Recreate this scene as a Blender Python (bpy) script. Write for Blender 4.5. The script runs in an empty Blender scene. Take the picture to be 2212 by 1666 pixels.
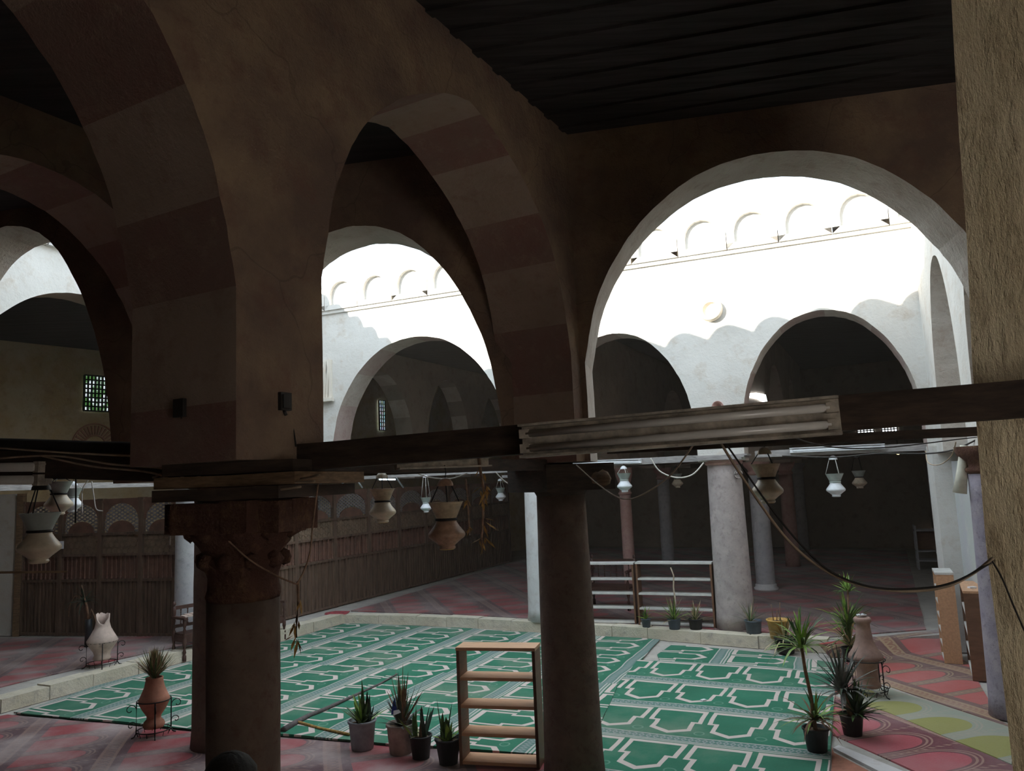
import bpy, bmesh, math, random
from mathutils import Vector, Matrix
from mathutils.geometry import tessellate_polygon

random.seed(7)
HAZE = 0.0026
SC = bpy.context.scene
COL = SC.collection

# ------------------------------------------------------------------ camera
CX, CY, FPX, EYE = 1106.0, 833.0, 1660.0, 3.2
_up = Vector((-572.0, 13312.0, -1660.0)).normalized()
_fw = Vector((0, 0, -1)); _fw = (_fw - _up * _fw.dot(_up)).normalized()
_rt = _fw.cross(_up)
ROT = Matrix((_rt, _fw, _up))            # camera space -> world space
cam_data = bpy.data.cameras.new('camera')
cam_data.sensor_fit = 'HORIZONTAL'
cam_data.sensor_width = 36.0
cam_data.lens = 36.0 * FPX / 2212.0
cam_data.clip_start = 0.05
cam_data.clip_end = 300
cam = bpy.data.objects.new('camera', cam_data)
COL.objects.link(cam)
cam.matrix_world = Matrix.Translation((0, 0, EYE)) @ ROT.to_4x4()
SC.camera = cam

# ------------------------------------------------------------------ world, sun, exposure
world = bpy.data.worlds.new('world'); SC.world = world; world.use_nodes = True
bg = world.node_tree.nodes['Background']
bg.inputs[0].default_value = (0.77, 0.89, 1.0, 1)
bg.inputs[1].default_value = 5.0
sun_data = bpy.data.lights.new('sun', 'SUN')
sun_data.energy = 26.0; sun_data.angle = math.radians(0.6); sun_data.color = (1.0, 0.93, 0.80)
sun = bpy.data.objects.new('sun', sun_data); COL.objects.link(sun)
SUN_DIR = Vector((0.745, 0.66, -0.283)).normalized()
sun.rotation_euler = SUN_DIR.to_track_quat('-Z', 'Y').to_euler()
sun.location = (-20, -20, 20)
SC.view_settings.view_transform = 'Standard'
SC.view_settings.look = 'None'
SC.view_settings.exposure = -0.72
SC.view_settings.gamma = 1
SC.view_settings.use_curve_mapping = False
SC.cycles.max_bounces = 10
SC.cycles.diffuse_bounces = 8
SC.cycles.glossy_bounces = 3
SC.cycles.sample_clamp_indirect = 8.0

# ------------------------------------------------------------------ measuring helpers
def ray(x, y):
    return ROT @ Vector((x - CX, CY - y, -FPX))
def gz(x, y, z=0.0):
    d = ray(x, y); t = (z - EYE) / d.z
    return Vector((d.x * t, d.y * t, z))
def dy(x, y, Y):
    d = ray(x, y); t = Y / d.y
    return Vector((d.x * t, Y, EYE + d.z * t))
def pl(x, y, P, D):
    d = ray(x, y); n = Vector((-D[1], D[0])); t = (P[0] * n.x + P[1] * n.y) / (d.x * n.x + d.y * n.y)
    return Vector((d.x * t, d.y * t, EYE + d.z * t))
def nrm(x, y):
    l = math.hypot(x, y); return (x / l, y / l)
def noise(i, k=0.0):
    return math.sin(i * 12.9898 + k * 78.233) * 43758.5453 % 1.0 - 0.5

# ------------------------------------------------------------------ node helpers
def new_mat(name):
    m = bpy.data.materials.new(name); m.use_nodes = True
    nt = m.node_tree
    b = nt.nodes['Principled BSDF']
    return m, nt, b
def nd(nt, t, **kw):
    n = nt.nodes.new(t)
    for k, v in kw.items():
        setattr(n, k, v)
    return n
def sin_(nt, sock, v):
    if isinstance(v, (int, float)):
        sock.default_value = v
    elif isinstance(v, tuple):
        sock.default_value = v
    else:
        nt.links.new(v, sock)
class X:
    """arithmetic on shader sockets"""
    nt = None
    def __init__(s, sock): s.s = sock
    @staticmethod
    def op(o, *a):
        n = X.nt.nodes.new('ShaderNodeMath'); n.operation = o
        for i, v in enumerate(a):
            sin_(X.nt, n.inputs[i], v.s if isinstance(v, X) else v)
        return X(n.outputs[0])
    def __add__(s, o): return X.op('ADD', s, o)
    __radd__ = __add__
    def __sub__(s, o): return X.op('SUBTRACT', s, o)
    def __rsub__(s, o): return X.op('SUBTRACT', o, s)
    def __mul__(s, o): return X.op('MULTIPLY', s, o)
    __rmul__ = __mul__
    def __truediv__(s, o): return X.op('DIVIDE', s, o)
    def abs(s): return X.op('ABSOLUTE', s)
    def fract(s): return X.op('FRACT', s)
    def floor(s): return X.op('FLOOR', s)
    def sqrt(s): return X.op('SQRT', s)
    def lt(s, o): return X.op('LESS_THAN', s, o)
    def gt(s, o): return X.op('GREATER_THAN', s, o)
    def max(s, o): return X.op('MAXIMUM', s, o)
    def min(s, o): return X.op('MINIMUM', s, o)
def mixc(nt, f, a, b):
    n = nt.nodes.new('ShaderNodeMix'); n.data_type = 'RGBA'
    sin_(nt, n.inputs[0], f.s if isinstance(f, X) else f)
    for s, v in ((n.inputs[6], a), (n.inputs[7], b)):
        if isinstance(v, tuple): s.default_value = (v[0], v[1], v[2], 1)
        else: nt.links.new(v, s)
    return n.outputs[2]
def coords(nt, scale=(1, 1, 1)):
    tc = nd(nt, 'ShaderNodeTexCoord'); mp = nd(nt, 'ShaderNodeMapping')
    mp.inputs['Scale'].default_value = scale
    nt.links.new(tc.outputs['Object'], mp.inputs[0])
    return mp.outputs[0]
def noise_tex(nt, vec, scale, detail=5, rough=0.6):
    n = nd(nt, 'ShaderNodeTexNoise'); n.inputs['Scale'].default_value = scale
    n.inputs['Detail'].default_value = detail; n.inputs['Roughness'].default_value = rough
    nt.links.new(vec, n.inputs['Vector']); return n.outputs[0]
def ramp(nt, fac, lo, hi):
    n = nd(nt, 'ShaderNodeMapRange'); n.inputs[1].default_value = lo; n.inputs[2].default_value = hi
    n.clamp = True
    nt.links.new(fac, n.inputs[0]); return n.outputs[0]
def bump(nt, b, h, strength, dist=0.02):
    n = nd(nt, 'ShaderNodeBump'); n.inputs['Strength'].default_value = strength
    n.inputs['Distance'].default_value = dist
    nt.links.new(h, n.inputs['Height']); nt.links.new(n.outputs[0], b.inputs['Normal'])

def plaster(name, c1, c2, c3, scale=1.0, bs=0.5, rough=0.95, stretch=(1, 1, 1), crack=False, amt=1.0, fine=18):
    m, nt, b = new_mat(name); X.nt = nt
    v = coords(nt, stretch)
    n1 = noise_tex(nt, v, 0.9 * scale, 6, 0.62)
    n2 = noise_tex(nt, v, 3.1 * scale, 6, 0.7)
    n3 = noise_tex(nt, v, fine * scale, 4, 0.7)
    c = mixc(nt, X(ramp(nt, n1, 0.38, 0.64)) * amt, c1, c2)
    c = mixc(nt, X(ramp(nt, n2, 0.52, 0.72)) * (0.75 * amt), c, c3)
    if crack:
        vo = nd(nt, 'ShaderNodeTexVoronoi'); vo.feature = 'DISTANCE_TO_EDGE'; vo.inputs['Scale'].default_value = 0.55 * scale
        ds = nd(nt, 'ShaderNodeMix'); ds.data_type = 'RGBA'; ds.blend_type = 'LINEAR_LIGHT'
        ds.inputs[0].default_value = 0.18
        nt.links.new(v, ds.inputs[6])
        nc = nd(nt, 'ShaderNodeTexNoise'); nc.inputs['Scale'].default_value = 2.5; nt.links.new(v, nc.inputs[0])
        nt.links.new(nc.outputs[1], ds.inputs[7]); nt.links.new(ds.outputs[2], vo.inputs['Vector'])
        k = X(vo.outputs[0]).lt(0.004) * 0.3
        c = mixc(nt, k, c, tuple(x * 0.45 for x in c1))
    nt.links.new(c, b.inputs['Base Color'])
    b.inputs['Roughness'].default_value = rough
    b.inputs['Specular IOR Level'].default_value = 0.2
    h = X(n2) * 1.0 + X(n3) * 0.35 + X(n1) * 0.8
    bump(nt, b, h.s, bs, 0.05)
    return m
def flat(name, c, rough=0.6, metal=0.0, var=0.25, scale=8, spec=0.4, stretch=(1, 1, 1), bs=0.15):
    m, nt, b = new_mat(name); X.nt = nt
    v = coords(nt, stretch)
    n = noise_tex(nt, v, scale, 5, 0.65)
    col = mixc(nt, X(ramp(nt, n, 0.35, 0.7)), tuple(x * (1 - var) for x in c), tuple(min(1, x * (1 + var)) for x in c))
    nt.links.new(col, b.inputs['Base Color'])
    b.inputs['Roughness'].default_value = rough; b.inputs['Metallic'].default_value = metal
    b.inputs['Specular IOR Level'].default_value = spec
    if bs: bump(nt, b, n, bs, 0.01)
    return m
def emit(name, c, s, base=None, pattern=None):
    m, nt, b = new_mat(name)
    b.inputs['Base Color'].default_value = (*(base or c), 1)
    b.inputs['Emission Color'].default_value = (*c, 1)
    b.inputs['Emission Strength'].default_value = s
    if pattern == 'foliage':
        v = coords(nt); n = noise_tex(nt, v, 3.2, 4, 0.7)
        X.nt = nt
        col = mixc(nt, X(ramp(nt, n, 0.47, 0.54)), (0.05, 0.16, 0.03), (0.85, 0.93, 1.0))
        nt.links.new(col, b.inputs['Emission Color'])
    if pattern == 'stained':
        v = coords(nt, (1, 1, 1)); vo = nd(nt, 'ShaderNodeTexVoronoi'); vo.inputs['Scale'].default_value = 9
        nt.links.new(v, vo.inputs[0])
        X.nt = nt
        col = mixc(nt, 0.55, vo.outputs['Color'], (0.55, 0.8, 0.9))
        nt.links.new(col, b.inputs['Emission Color'])
    return m

def uv_world(nt, o, d, pu, pv):
    """cell coordinates on the floor: v runs along d (direction a niche points), u across it"""
    tc = nd(nt, 'ShaderNodeTexCoord'); sp = nd(nt, 'ShaderNodeSeparateXYZ')
    wob = nd(nt, 'ShaderNodeTexNoise'); wob.inputs['Scale'].default_value = 0.8; wob.inputs['Detail'].default_value = 2
    nt.links.new(tc.outputs['Object'], wob.inputs[0]); nt.links.new(tc.outputs['Object'], sp.inputs[0])
    w = (X(wob.outputs[0]) - 0.5) * 0.10
    x = X(sp.outputs[0]) + w - o[0]; y = X(sp.outputs[1]) - w - o[1]
    v = (x * d[0] + y * d[1]) / pv
    u = (x * (-d[1]) + y * d[0]) / pu
    return u, v
def carpet_green(name, o, d, pu=0.75, pv=1.33, tone=1.0):
    m, nt, b = new_mat(name); X.nt = nt
    u, v = uv_world(nt, o, d, pu, pv)
    fu = u.fract(); fv = v.fract(); s = (fu - 0.5).abs() * 2.0
    def inside(off):
        w1 = fv.lt(0.60 - off * 0.4) * 0.91
        w2 = ((0.95 - off * 0.5 - fv) * 5.6).min(0.68)
        w = w1.max(w2) - off * 1.6
        return fv.gt(0.215 + off * 0.6) * s.lt(w)
    line = inside(0.0) - inside(0.095)
    band = fv.gt(0.02) * fv.lt(0.15)
    edge = ((fv - 0.02).abs().lt(0.008)).max((fv - 0.15).abs().lt(0.010))
    e2 = (fv - 0.185).abs().lt(0.012)
    mu = (u * 9.0).fract()
    motif = band * ((fv - 0.085).abs() * 18.0 + (mu - 0.5).abs() * 2.0).lt(0.95) * ((fv - 0.085).abs() * 18.0 + (mu - 0.5).abs() * 2.0).gt(0.4)
    du_ = (1.0 - s) * (pu * 0.5); dv_ = (fv - 0.88) * pv
    r = (du_ * du_ + dv_ * dv_).sqrt()
    ring = (r - 0.062).abs().lt(0.010)
    tc = coords(nt); n1 = noise_tex(nt, tc, 1.1, 5, 0.6); n2 = noise_tex(nt, tc, 40, 3, 0.7)
    g = mixc(nt, X(ramp(nt, n1, 0.35, 0.68)), tuple(t * tone for t in (0.006, 0.125, 0.068)), tuple(t * tone for t in (0.016, 0.175, 0.100)))
    g = mixc(nt, X(n2) * 0.25, g, (0.03, 0.12, 0.07))
    c = mixc(nt, band, g, (0.070, 0.17, 0.14))
    c = mixc(nt, motif, c, (0.24, 0.28, 0.27))
    c = mixc(nt, edge.max(e2) * 0.85, c, (0.50, 0.46, 0.44))
    c = mixc(nt, ring * 0.6, c, (0.16, 0.30, 0.22))
    c = mixc(nt, line, c, (0.56, 0.47, 0.43))
    n4 = noise_tex(nt, tc, 0.55, 6, 0.65)
    c = mixc(nt, X(ramp(nt, n4, 0.50, 0.72)) * 0.38, c, (0.30, 0.25, 0.20))
    nt.links.new(c, b.inputs['Base Color'])
    b.inputs['Roughness'].default_value = 0.9; b.inputs['Specular IOR Level'].default_value = 0.25
    b.inputs['Sheen Weight'].default_value = 0.15
    bump(nt, b, n2, 0.35, 0.01)
    return m
def carpet_red(name, o, d, pu=0.62, pv=1.2, c_in=(0.30, 0.035, 0.045), c_bg=(0.085, 0.035, 0.045), c_ln=(0.26, 0.15, 0.12), c_band=(0.15, 0.09, 0.09), dust=0.5):
    m, nt, b = new_mat(name); X.nt = nt
    u, v = uv_world(nt, o, d, pu, pv)
    fu = u.fract(); fv = v.fract(); s = (fu - 0.5).abs() * 2.0
    def inside(r):
        body = fv.gt(0.24) * fv.lt(0.60) * s.lt(r)
        dv_ = (fv - 0.60) * 2.9
        cap = fv.gt(0.599) * (dv_ * dv_ + s * s).lt(r * r)
        return body.max(cap)
    core = inside(0.72); r1 = inside(0.86) - inside(0.80); r2 = inside(0.97) - inside(0.92)
    band = fv.lt(0.15)
    e = (fv - 0.02).abs().lt(0.014).max((fv - 0.145).abs().lt(0.014))
    zz = (((u * 7.0).fract() - 0.5).abs() * 2.0 - (fv * 9.0).fract()).abs().lt(0.22) * band
    rope = ((fu - 0.5).abs().gt(0.465)) * ((v * 14.0 + u * 6.0).fract()).gt(0.5) * fv.gt(0.2)
    tc = coords(nt); n1 = noise_tex(nt, tc, 0.9, 5, 0.6); n2 = noise_tex(nt, tc, 45, 3, 0.7)
    c = mixc(nt, core, c_bg, c_in)
    c = mixc(nt, r1.max(r2) * 0.8, c, c_ln)
    c = mixc(nt, rope * 0.7, c, c_ln)
    c = mixc(nt, band, c, c_band)
    c = mixc(nt, (e.max(zz)) * 0.8, c, c_ln)
    c = mixc(nt, X(ramp(nt, n1, 0.42, 0.7)) * dust, c, (0.50, 0.41, 0.39))
    c = mixc(nt, X(n2) * 0.25, c, (0.12, 0.07, 0.07))
    nt.links.new(c, b.inputs['Base Color'])
    b.inputs['Roughness'].default_value = 0.85; b.inputs['Specular IOR Level'].default_value = 0.3
    b.inputs['Sheen Weight'].default_value = 0.35; b.inputs['Sheen Roughness'].default_value = 0.4
    bump(nt, b, n2, 0.35, 0.01)
    return m

# ------------------------------------------------------------------ materials
M = {}
M['in'] = plaster('inner_plaster', (0.21, 0.145, 0.115), (0.38, 0.27, 0.18), (0.22, 0.12, 0.095), scale=1.3, bs=0.8, crack=True)
M['in_soffit'] = plaster('arch_plaster', (0.40, 0.31, 0.25), (0.34, 0.26, 0.20), (0.28, 0.18, 0.14), scale=1.4)
M['in_red'] = plaster('arch_plaster_red', (0.27, 0.185, 0.15), (0.27, 0.15, 0.125), (0.36, 0.27, 0.20), scale=2.2)
M['white'] = plaster('whitewashed_plaster', (0.60, 0.58, 0.54), (0.68, 0.66, 0.62), (0.50, 0.42, 0.34), bs=0.35, amt=0.9)
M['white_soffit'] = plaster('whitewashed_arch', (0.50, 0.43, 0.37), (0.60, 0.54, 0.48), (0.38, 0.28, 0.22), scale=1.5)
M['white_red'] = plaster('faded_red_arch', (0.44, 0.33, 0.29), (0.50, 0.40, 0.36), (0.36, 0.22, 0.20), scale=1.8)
M['merlon_in'] = plaster('merlon_panel', (0.66, 0.60, 0.52), (0.72, 0.68, 0.60), (0.60, 0.50, 0.40), bs=0.3)
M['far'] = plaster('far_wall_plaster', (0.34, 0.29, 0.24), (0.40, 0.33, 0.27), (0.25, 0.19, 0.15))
M['ochre'] = plaster('ochre_plaster', (0.50, 0.36, 0.19), (0.58, 0.48, 0.33), (0.36, 0.24, 0.13), scale=1.3)
M['tan'] = plaster('weathered_plaster', (0.66, 0.55, 0.36), (0.78, 0.67, 0.46), (0.26, 0.18, 0.10), scale=2.0, bs=1.0, stretch=(2.0, 2.0, 0.6), crack=False)
M['pale'] = plaster('pale_blue_plaster', (0.50, 0.53, 0.50), (0.50, 0.49, 0.52), (0.60, 0.60, 0.55), bs=0.25)
M['granite'] = plaster('granite', (0.36, 0.31, 0.30), (0.46, 0.40, 0.38), (0.22, 0.18, 0.17), scale=4, bs=0.2, crack=False, rough=0.7)
M['marble'] = plaster('white_marble', (0.62, 0.60, 0.60), (0.70, 0.68, 0.67), (0.50, 0.43, 0.40), scale=2, bs=0.15, crack=False, rough=0.6)
M['greyst'] = plaster('grey_stone', (0.40, 0.39, 0.41), (0.48, 0.47, 0.47), (0.26, 0.25, 0.26), scale=3, bs=0.2, crack=False, rough=0.7)
M['violetst'] = plaster('violet_stone', (0.27, 0.24, 0.29), (0.36, 0.32, 0.35), (0.13, 0.11, 0.14), scale=5, bs=0.3, rough=0.7)
M['pinkst'] = plaster('pink_granite', (0.46, 0.27, 0.24), (0.52, 0.34, 0.30), (0.34, 0.18, 0.16), scale=5, bs=0.2, crack=False, rough=0.7)
M['redst'] = plaster('dark_red_stone', (0.11, 0.052, 0.040), (0.15, 0.075, 0.052), (0.26, 0.15, 0.08), scale=3, bs=1.0, crack=False)
M['brownst'] = plaster('brown_granite', (0.14, 0.10, 0.08), (0.19, 0.135, 0.105), (0.11, 0.05, 0.04), scale=5, bs=0.3, crack=False, rough=0.75)
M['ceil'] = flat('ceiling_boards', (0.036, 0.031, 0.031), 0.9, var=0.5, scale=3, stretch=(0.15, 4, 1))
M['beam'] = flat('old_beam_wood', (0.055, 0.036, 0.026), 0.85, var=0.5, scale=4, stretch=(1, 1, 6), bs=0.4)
M['beam_grey'] = flat('grey_beam_wood', (0.33, 0.31, 0.30), 0.9, var=0.3, scale=6, stretch=(1, 1, 8), bs=0.4)
M['beam_tan'] = flat('split_wood', (0.20, 0.125, 0.07), 0.9, var=0.4, scale=8, stretch=(1, 1, 6), bs=0.5)
M['fence'] = flat('fence_wood', (0.13, 0.080, 0.055), 0.75, var=0.45, scale=5, stretch=(3, 3, 0.4), bs=0.2)
M['fence_red'] = flat('fence_panel_wood', (0.17, 0.085, 0.060), 0.75, var=0.3, scale=4, bs=0.2)
M['fence_hex'] = flat('fence_carved_wood', (0.20, 0.135, 0.09), 0.75, var=0.3, scale=6, bs=0.3)
M['lattice'] = flat('lattice_wood', (0.27, 0.24, 0.24), 0.8, var=0.3)
M['dark_wood'] = flat('dark_turned_wood', (0.070, 0.032, 0.024), 0.5, var=0.3, scale=10)
M['shelf_top'] = flat('shelf_laminate', (0.58, 0.33, 0.19), 0.45, var=0.15, scale=5, stretch=(1, 6, 6))
M['shelf_side'] = flat('shelf_side_laminate', (0.17, 0.085, 0.05), 0.5, var=0.2, scale=5, stretch=(1, 1, 5))
M['shelf_pale'] = flat('shelf_pale_laminate', (0.62, 0.60, 0.56), 0.5, var=0.12, scale=5)
M['concrete'] = plaster('concrete_floor', (0.40, 0.37, 0.34), (0.48, 0.45, 0.40), (0.28, 0.25, 0.22), scale=1.5, bs=0.4, crack=False)
M['kerb'] = plaster('kerb_stone', (0.58, 0.52, 0.40), (0.66, 0.60, 0.49), (0.36, 0.33, 0.29), scale=1.8, bs=0.6, crack=False)
M['brass'] = flat('tarnished_lamp_glass', (0.46, 0.36, 0.24), 0.45, var=0.35, scale=9, spec=0.5)
M['brass_body'] = flat('dusty_lamp_body', (0.36, 0.22, 0.15), 0.5, var=0.4, scale=12, spec=0.5)
M['glass_rim'] = flat('yellow_lamp_foot', (0.62, 0.46, 0.12), 0.3, var=0.2)
M['lamp_white'] = flat('white_lamp_glass', (0.70, 0.72, 0.74), 0.35, var=0.1)
M['lamp_green'] = flat('green_lamp_glass', (0.34, 0.38, 0.35), 0.4, var=0.15)
M['lamp_cream'] = flat('cream_lamp_glass', (0.62, 0.53, 0.40), 0.4, var=0.2)
M['iron'] = flat('black_iron', (0.018, 0.016, 0.016), 0.6, 0.3)
M['wire'] = flat('wire_sheath', (0.030, 0.026, 0.024), 0.7)
M['wire_tan'] = flat('dusty_wire', (0.40, 0.31, 0.22), 0.8)
M['wire_white'] = flat('white_wire', (0.60, 0.57, 0.52), 0.7)
M['rope'] = flat('dry_fibre', (0.30, 0.19, 0.13), 0.95, var=0.4, scale=20, bs=0.5)
M['dry_leaf'] = flat('dry_leaf', (0.42, 0.24, 0.07), 0.85, var=0.5, scale=20)
M['fix'] = flat('rusty_enamel', (0.46, 0.41, 0.34), 0.55, var=0.45, scale=9, bs=0.3)
M['tube'] = flat('unlit_tube', (0.66, 0.64, 0.60), 0.25, var=0.08, spec=0.6)
M['tube_far'] = flat('white_tube_casing', (0.80, 0.82, 0.84), 0.4, var=0.05)
M['tube_on'] = emit('lit_tube', (0.62, 0.85, 1.0), 14.0)
M['bulb_on'] = emit('lit_bulb', (1.0, 0.75, 0.35), 9.0)
M['win'] = emit('window_daylight', (0.90, 0.96, 1.0), 10.0, pattern=None)
M['rear_fill'] = emit('rear_fill_glow', (1.0, 0.94, 0.86), 10.0)  # glow of the unseen fill pane behind the viewer
M['win_leaf'] = emit('window_daylight_foliage', (0.90, 0.96, 1.0), 2.2, pattern='foliage')
M['win_stain'] = emit('stained_glass', (0.6, 0.8, 0.9), 1.6, pattern='stained')
M['terra'] = flat('terracotta', (0.40, 0.17, 0.11), 0.8, var=0.25, scale=6, bs=0.3)
M['terra_pale'] = flat('pale_terracotta', (0.52, 0.40, 0.34), 0.85, var=0.2, scale=6, bs=0.3)
M['terra_brown'] = flat('brown_terracotta', (0.30, 0.19, 0.155), 0.8, var=0.25, scale=6, bs=0.3)
M['pot_black'] = flat('black_plastic', (0.020, 0.021, 0.024), 0.5, var=0.3)
M['pot_blue'] = flat('blue_grey_plastic', (0.075, 0.10, 0.13), 0.5, var=0.2)
M['pot_grey'] = flat('grey_bucket_plastic', (0.27, 0.28, 0.30), 0.55, var=0.2)
M['pot_tan'] = flat('tan_bucket_plastic', (0.38, 0.31, 0.26), 0.6, var=0.25)
M['pot_yellow'] = flat('faded_yellow_plastic', (0.62, 0.36, 0.10), 0.6, var=0.25)
M['soil'] = flat('potting_soil', (0.13, 0.085, 0.055), 1.0, var=0.5, scale=40, bs=0.8)
M['leaf'] = flat('green_leaf', (0.060, 0.115, 0.030), 0.5, var=0.5, scale=12)
M['leaf_bright'] = flat('bright_leaf', (0.22, 0.36, 0.06), 0.5, var=0.4, scale=12)
M['leaf_grey'] = flat('grey_green_leaf', (0.11, 0.11, 0.095), 0.6, var=0.4, scale=12)
M['leaf_dark'] = flat('dark_leaf', (0.028, 0.050, 0.030), 0.5, var=0.4, scale=12)
M['leaf_dry'] = flat('dry_straw_leaf', (0.46, 0.38, 0.22), 0.8, var=0.35, scale=12)
M['stem'] = flat('brown_stem', (0.20, 0.11, 0.065), 0.9, var=0.4, scale=20, bs=0.5)
M['stem_pale'] = flat('pale_stem', (0.45, 0.36, 0.27), 0.9, var=0.3, scale=20)
M['cloth'] = flat('cream_sheet', (0.62, 0.60, 0.50), 0.8, var=0.12)
M['blue'] = flat('blue_plastic_scrap', (0.02, 0.05, 0.30), 0.5)
M['whitep'] = flat('white_plastic', (0.75, 0.76, 0.78), 0.5, var=0.1)
M['black'] = flat('black_box', (0.03, 0.028, 0.026), 0.6)
M['hair'] = flat('black_hair', (0.012, 0.010, 0.009), 0.7, var=0.4, scale=60, bs=0.6)
M['skin'] = flat('skin', (0.34, 0.19, 0.12), 0.6, var=0.1)
M['shirt'] = flat('dark_cloth', (0.03, 0.03, 0.035), 0.9, var=0.2)
M['trouser'] = flat('grey_cloth', (0.05, 0.05, 0.055), 0.9, var=0.2)
M['metal'] = flat('grey_metal', (0.42, 0.43, 0.45), 0.45, 0.5, var=0.15)
M['red_cloth'] = flat('red_carpet_back', (0.30, 0.055, 0.065), 0.95, var=0.3, scale=20, bs=0.4)
M['voussoir'] = plaster('red_brick_voussoir', (0.40, 0.20, 0.13), (0.44, 0.25, 0.17), (0.30, 0.14, 0.10), scale=4, crack=False)

# ------------------------------------------------------------------ mesh builder
class MB:
    def __init__(s): s.v = []; s.f = []; s.mi = []; s.sm = []
    def add(s, vs, fs, mi=0, smooth=False):
        b = len(s.v); s.v += [tuple(v) for v in vs]
        for f in fs:
            s.f.append(tuple(b + i for i in f)); s.mi.append(mi); s.sm.append(smooth)
        return s
    def box(s, c, size, rz=0.0, mi=0, tilt=None):
        hx, hy, hz = size[0] / 2, size[1] / 2, size[2] / 2
        R = Matrix.Rotation(rz, 3, 'Z')
        if tilt is not None: R = R @ tilt
        vs = [Vector(c) + R @ Vector((x * hx, y * hy, z * hz)) for z in (-1, 1) for x, y in ((-1, -1), (1, -1), (1, 1), (-1, 1))]
        return s.add(vs, [(3, 2, 1, 0), (4, 5, 6, 7), (0, 1, 5, 4), (1, 2, 6, 5), (2, 3, 7, 6), (3, 0, 4, 7)], mi)
    def bar(s, a, b, w, h, mi=0, wob=0.0):
        """rectangular bar from a to b, h is its upright size"""
        a = Vector(a); b = Vector(b); d = (b - a); L = d.length; d.normalize()
        side = d.cross(Vector((0, 0, 1)))
        if side.length < 0.01: side = Vector((1, 0, 0))
        side.normalize(); upv = side.cross(d)
        n = 1 if not wob else max(2, int(L / 0.35))
        vs = []; fs = []
        for i in range(n + 1):
            c = a.lerp(b, i / n)
            k = 1 + wob * noise(i, L); o = upv * (wob * 0.05 * noise(i, 3.3)) + side * (wob * 0.05 * noise(i, 7.7))
            for x, z in ((-1, -1), (1, -1), (1, 1), (-1, 1)):
                vs.append(c + o + side * (x * w / 2 * k) + upv * (z * h / 2 * k))
        for i in range(n):
            for j in range(4):
                p = i * 4; q = p + 4; k = (j + 1) % 4
                fs.append((p + j, p + k, q + k, q + j))
        fs.append((3, 2, 1, 0)); e = n * 4; fs.append((e, e + 1, e + 2, e + 3))
        return s.add(vs, fs, mi)
    def tube(s, pts, r, n=6, mi=0, r2=None):
        pts = [Vector(p) for p in pts]; m = len(pts); vs = []; fs = []
        for i, p in enumerate(pts):
            d = (pts[min(i + 1, m - 1)] - pts[max(i - 1, 0)]).normalized()
            a = d.cross(Vector((0, 0, 1)))
            if a.length < 0.05: a = d.cross(Vector((1, 0, 0)))
            a.normalize(); b = a.cross(d)
            rr = r if r2 is None else r + (r2 - r) * i / (m - 1)
            for k in range(n):
                t = 2 * math.pi * k / n
                vs.append(p + a * (rr * math.cos(t)) + b * (rr * math.sin(t)))
        for i in range(m - 1):
            for k in range(n):
                k2 = (k + 1) % n
                fs.append((i * n + k, i * n + k2, (i + 1) * n + k2, (i + 1) * n + k))
        fs.append(tuple(reversed(range(n)))); fs.append(tuple((m - 1) * n + k for k in range(n)))
        return s.add(vs, fs, mi, True)
    def lathe(s, prof, c=(0, 0, 0), n=24, mi=0, jag=0.0, cap=True, sq=0.0, seed=0):
        vs = []; fs = []
        for j, (r, z) in enumerate(prof):
            for k in range(n):
                t = 2 * math.pi * k / n
                rr = r * (1 + jag * noise(k * 3 + j * 17 + seed, 1.1))
                vs.append((c[0] + rr * math.cos(t), c[1] + rr * math.sin(t), c[2] + z + jag * 0.1 * noise(k + j * 5, 2.2)))
        m = len(prof)
        for j in range(m - 1):
            for k in range(n):
                k2 = (k + 1) % n
                fs.append((j * n + k, j * n + k2, (j + 1) * n + k2, (j + 1) * n + k))
        if cap:
            if prof[0][0] > 1e-4: fs.append(tuple(reversed(range(n))))
            if prof[-1][0] > 1e-4: fs.append(tuple((m - 1) * n + k for k in range(n)))
        return s.add(vs, fs, mi, True)
    def prism(s, poly, z0, z1, mi=0, mis=None):
        """flat polygon (xy list, counter-clockwise) pulled from z0 to z1"""
        n = len(poly); tri = tessellate_polygon([[Vector((p[0], p[1], 0)) for p in poly]])
        ar = sum(poly[i][0] * poly[(i + 1) % n][1] - poly[(i + 1) % n][0] * poly[i][1] for i in range(n))
        vs = [(p[0], p[1], z0) for p in poly] + [(p[0], p[1], z1) for p in poly]
        up = []
        for t in tri:
            a, b_, c = [Vector(poly[i]) for i in t]
            cr = (b_ - a).cross(c - a) if len(a) == 3 else (b_.x - a.x) * (c.y - a.y) - (b_.y - a.y) * (c.x - a.x)
            up.append(tuple(t) if cr > 0 else tuple(reversed(t)))
        s.add(vs, [tuple(i + n for i in t) for t in up] + [tuple(reversed(t)) for t in up], mi)
        b = len(s.v) - 2 * n
        for i in range(n):
            j = (i + 1) % n
            q = (i, j, j + n, i + n) if ar > 0 else (j, i, i + n, j + n)
            s.f.append(tuple(b + k for k in q)); s.mi.append(mi if mis is None else mis); s.sm.append(False)
        return s
    def upright(s, out, P, D, thick, mf=0, mbk=0, side=None):
        """outline [(u, z)] on the vertical plane through P along D, pulled back by thick"""
        n = len(out); D = Vector((D[0], D[1], 0)); N = Vector((-D.y, D.x, 0))
        P = Vector((P[0], P[1], 0))
        fr = [P + D * u + Vector((0, 0, z)) for u, z in out]
        bk = [p + N * thick for p in fr]
        tri = tessellate_polygon([[Vector((u, z, 0)) for u, z in out]])
        ft = []
        for t in tri:
            (a, b_), (c, d), (e, f) = [out[i] for i in t]
            cr = (c - a) * (f - b_) - (d - b_) * (e - a)
            ft.append(tuple(t) if cr > 0 else tuple(reversed(t)))
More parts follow.
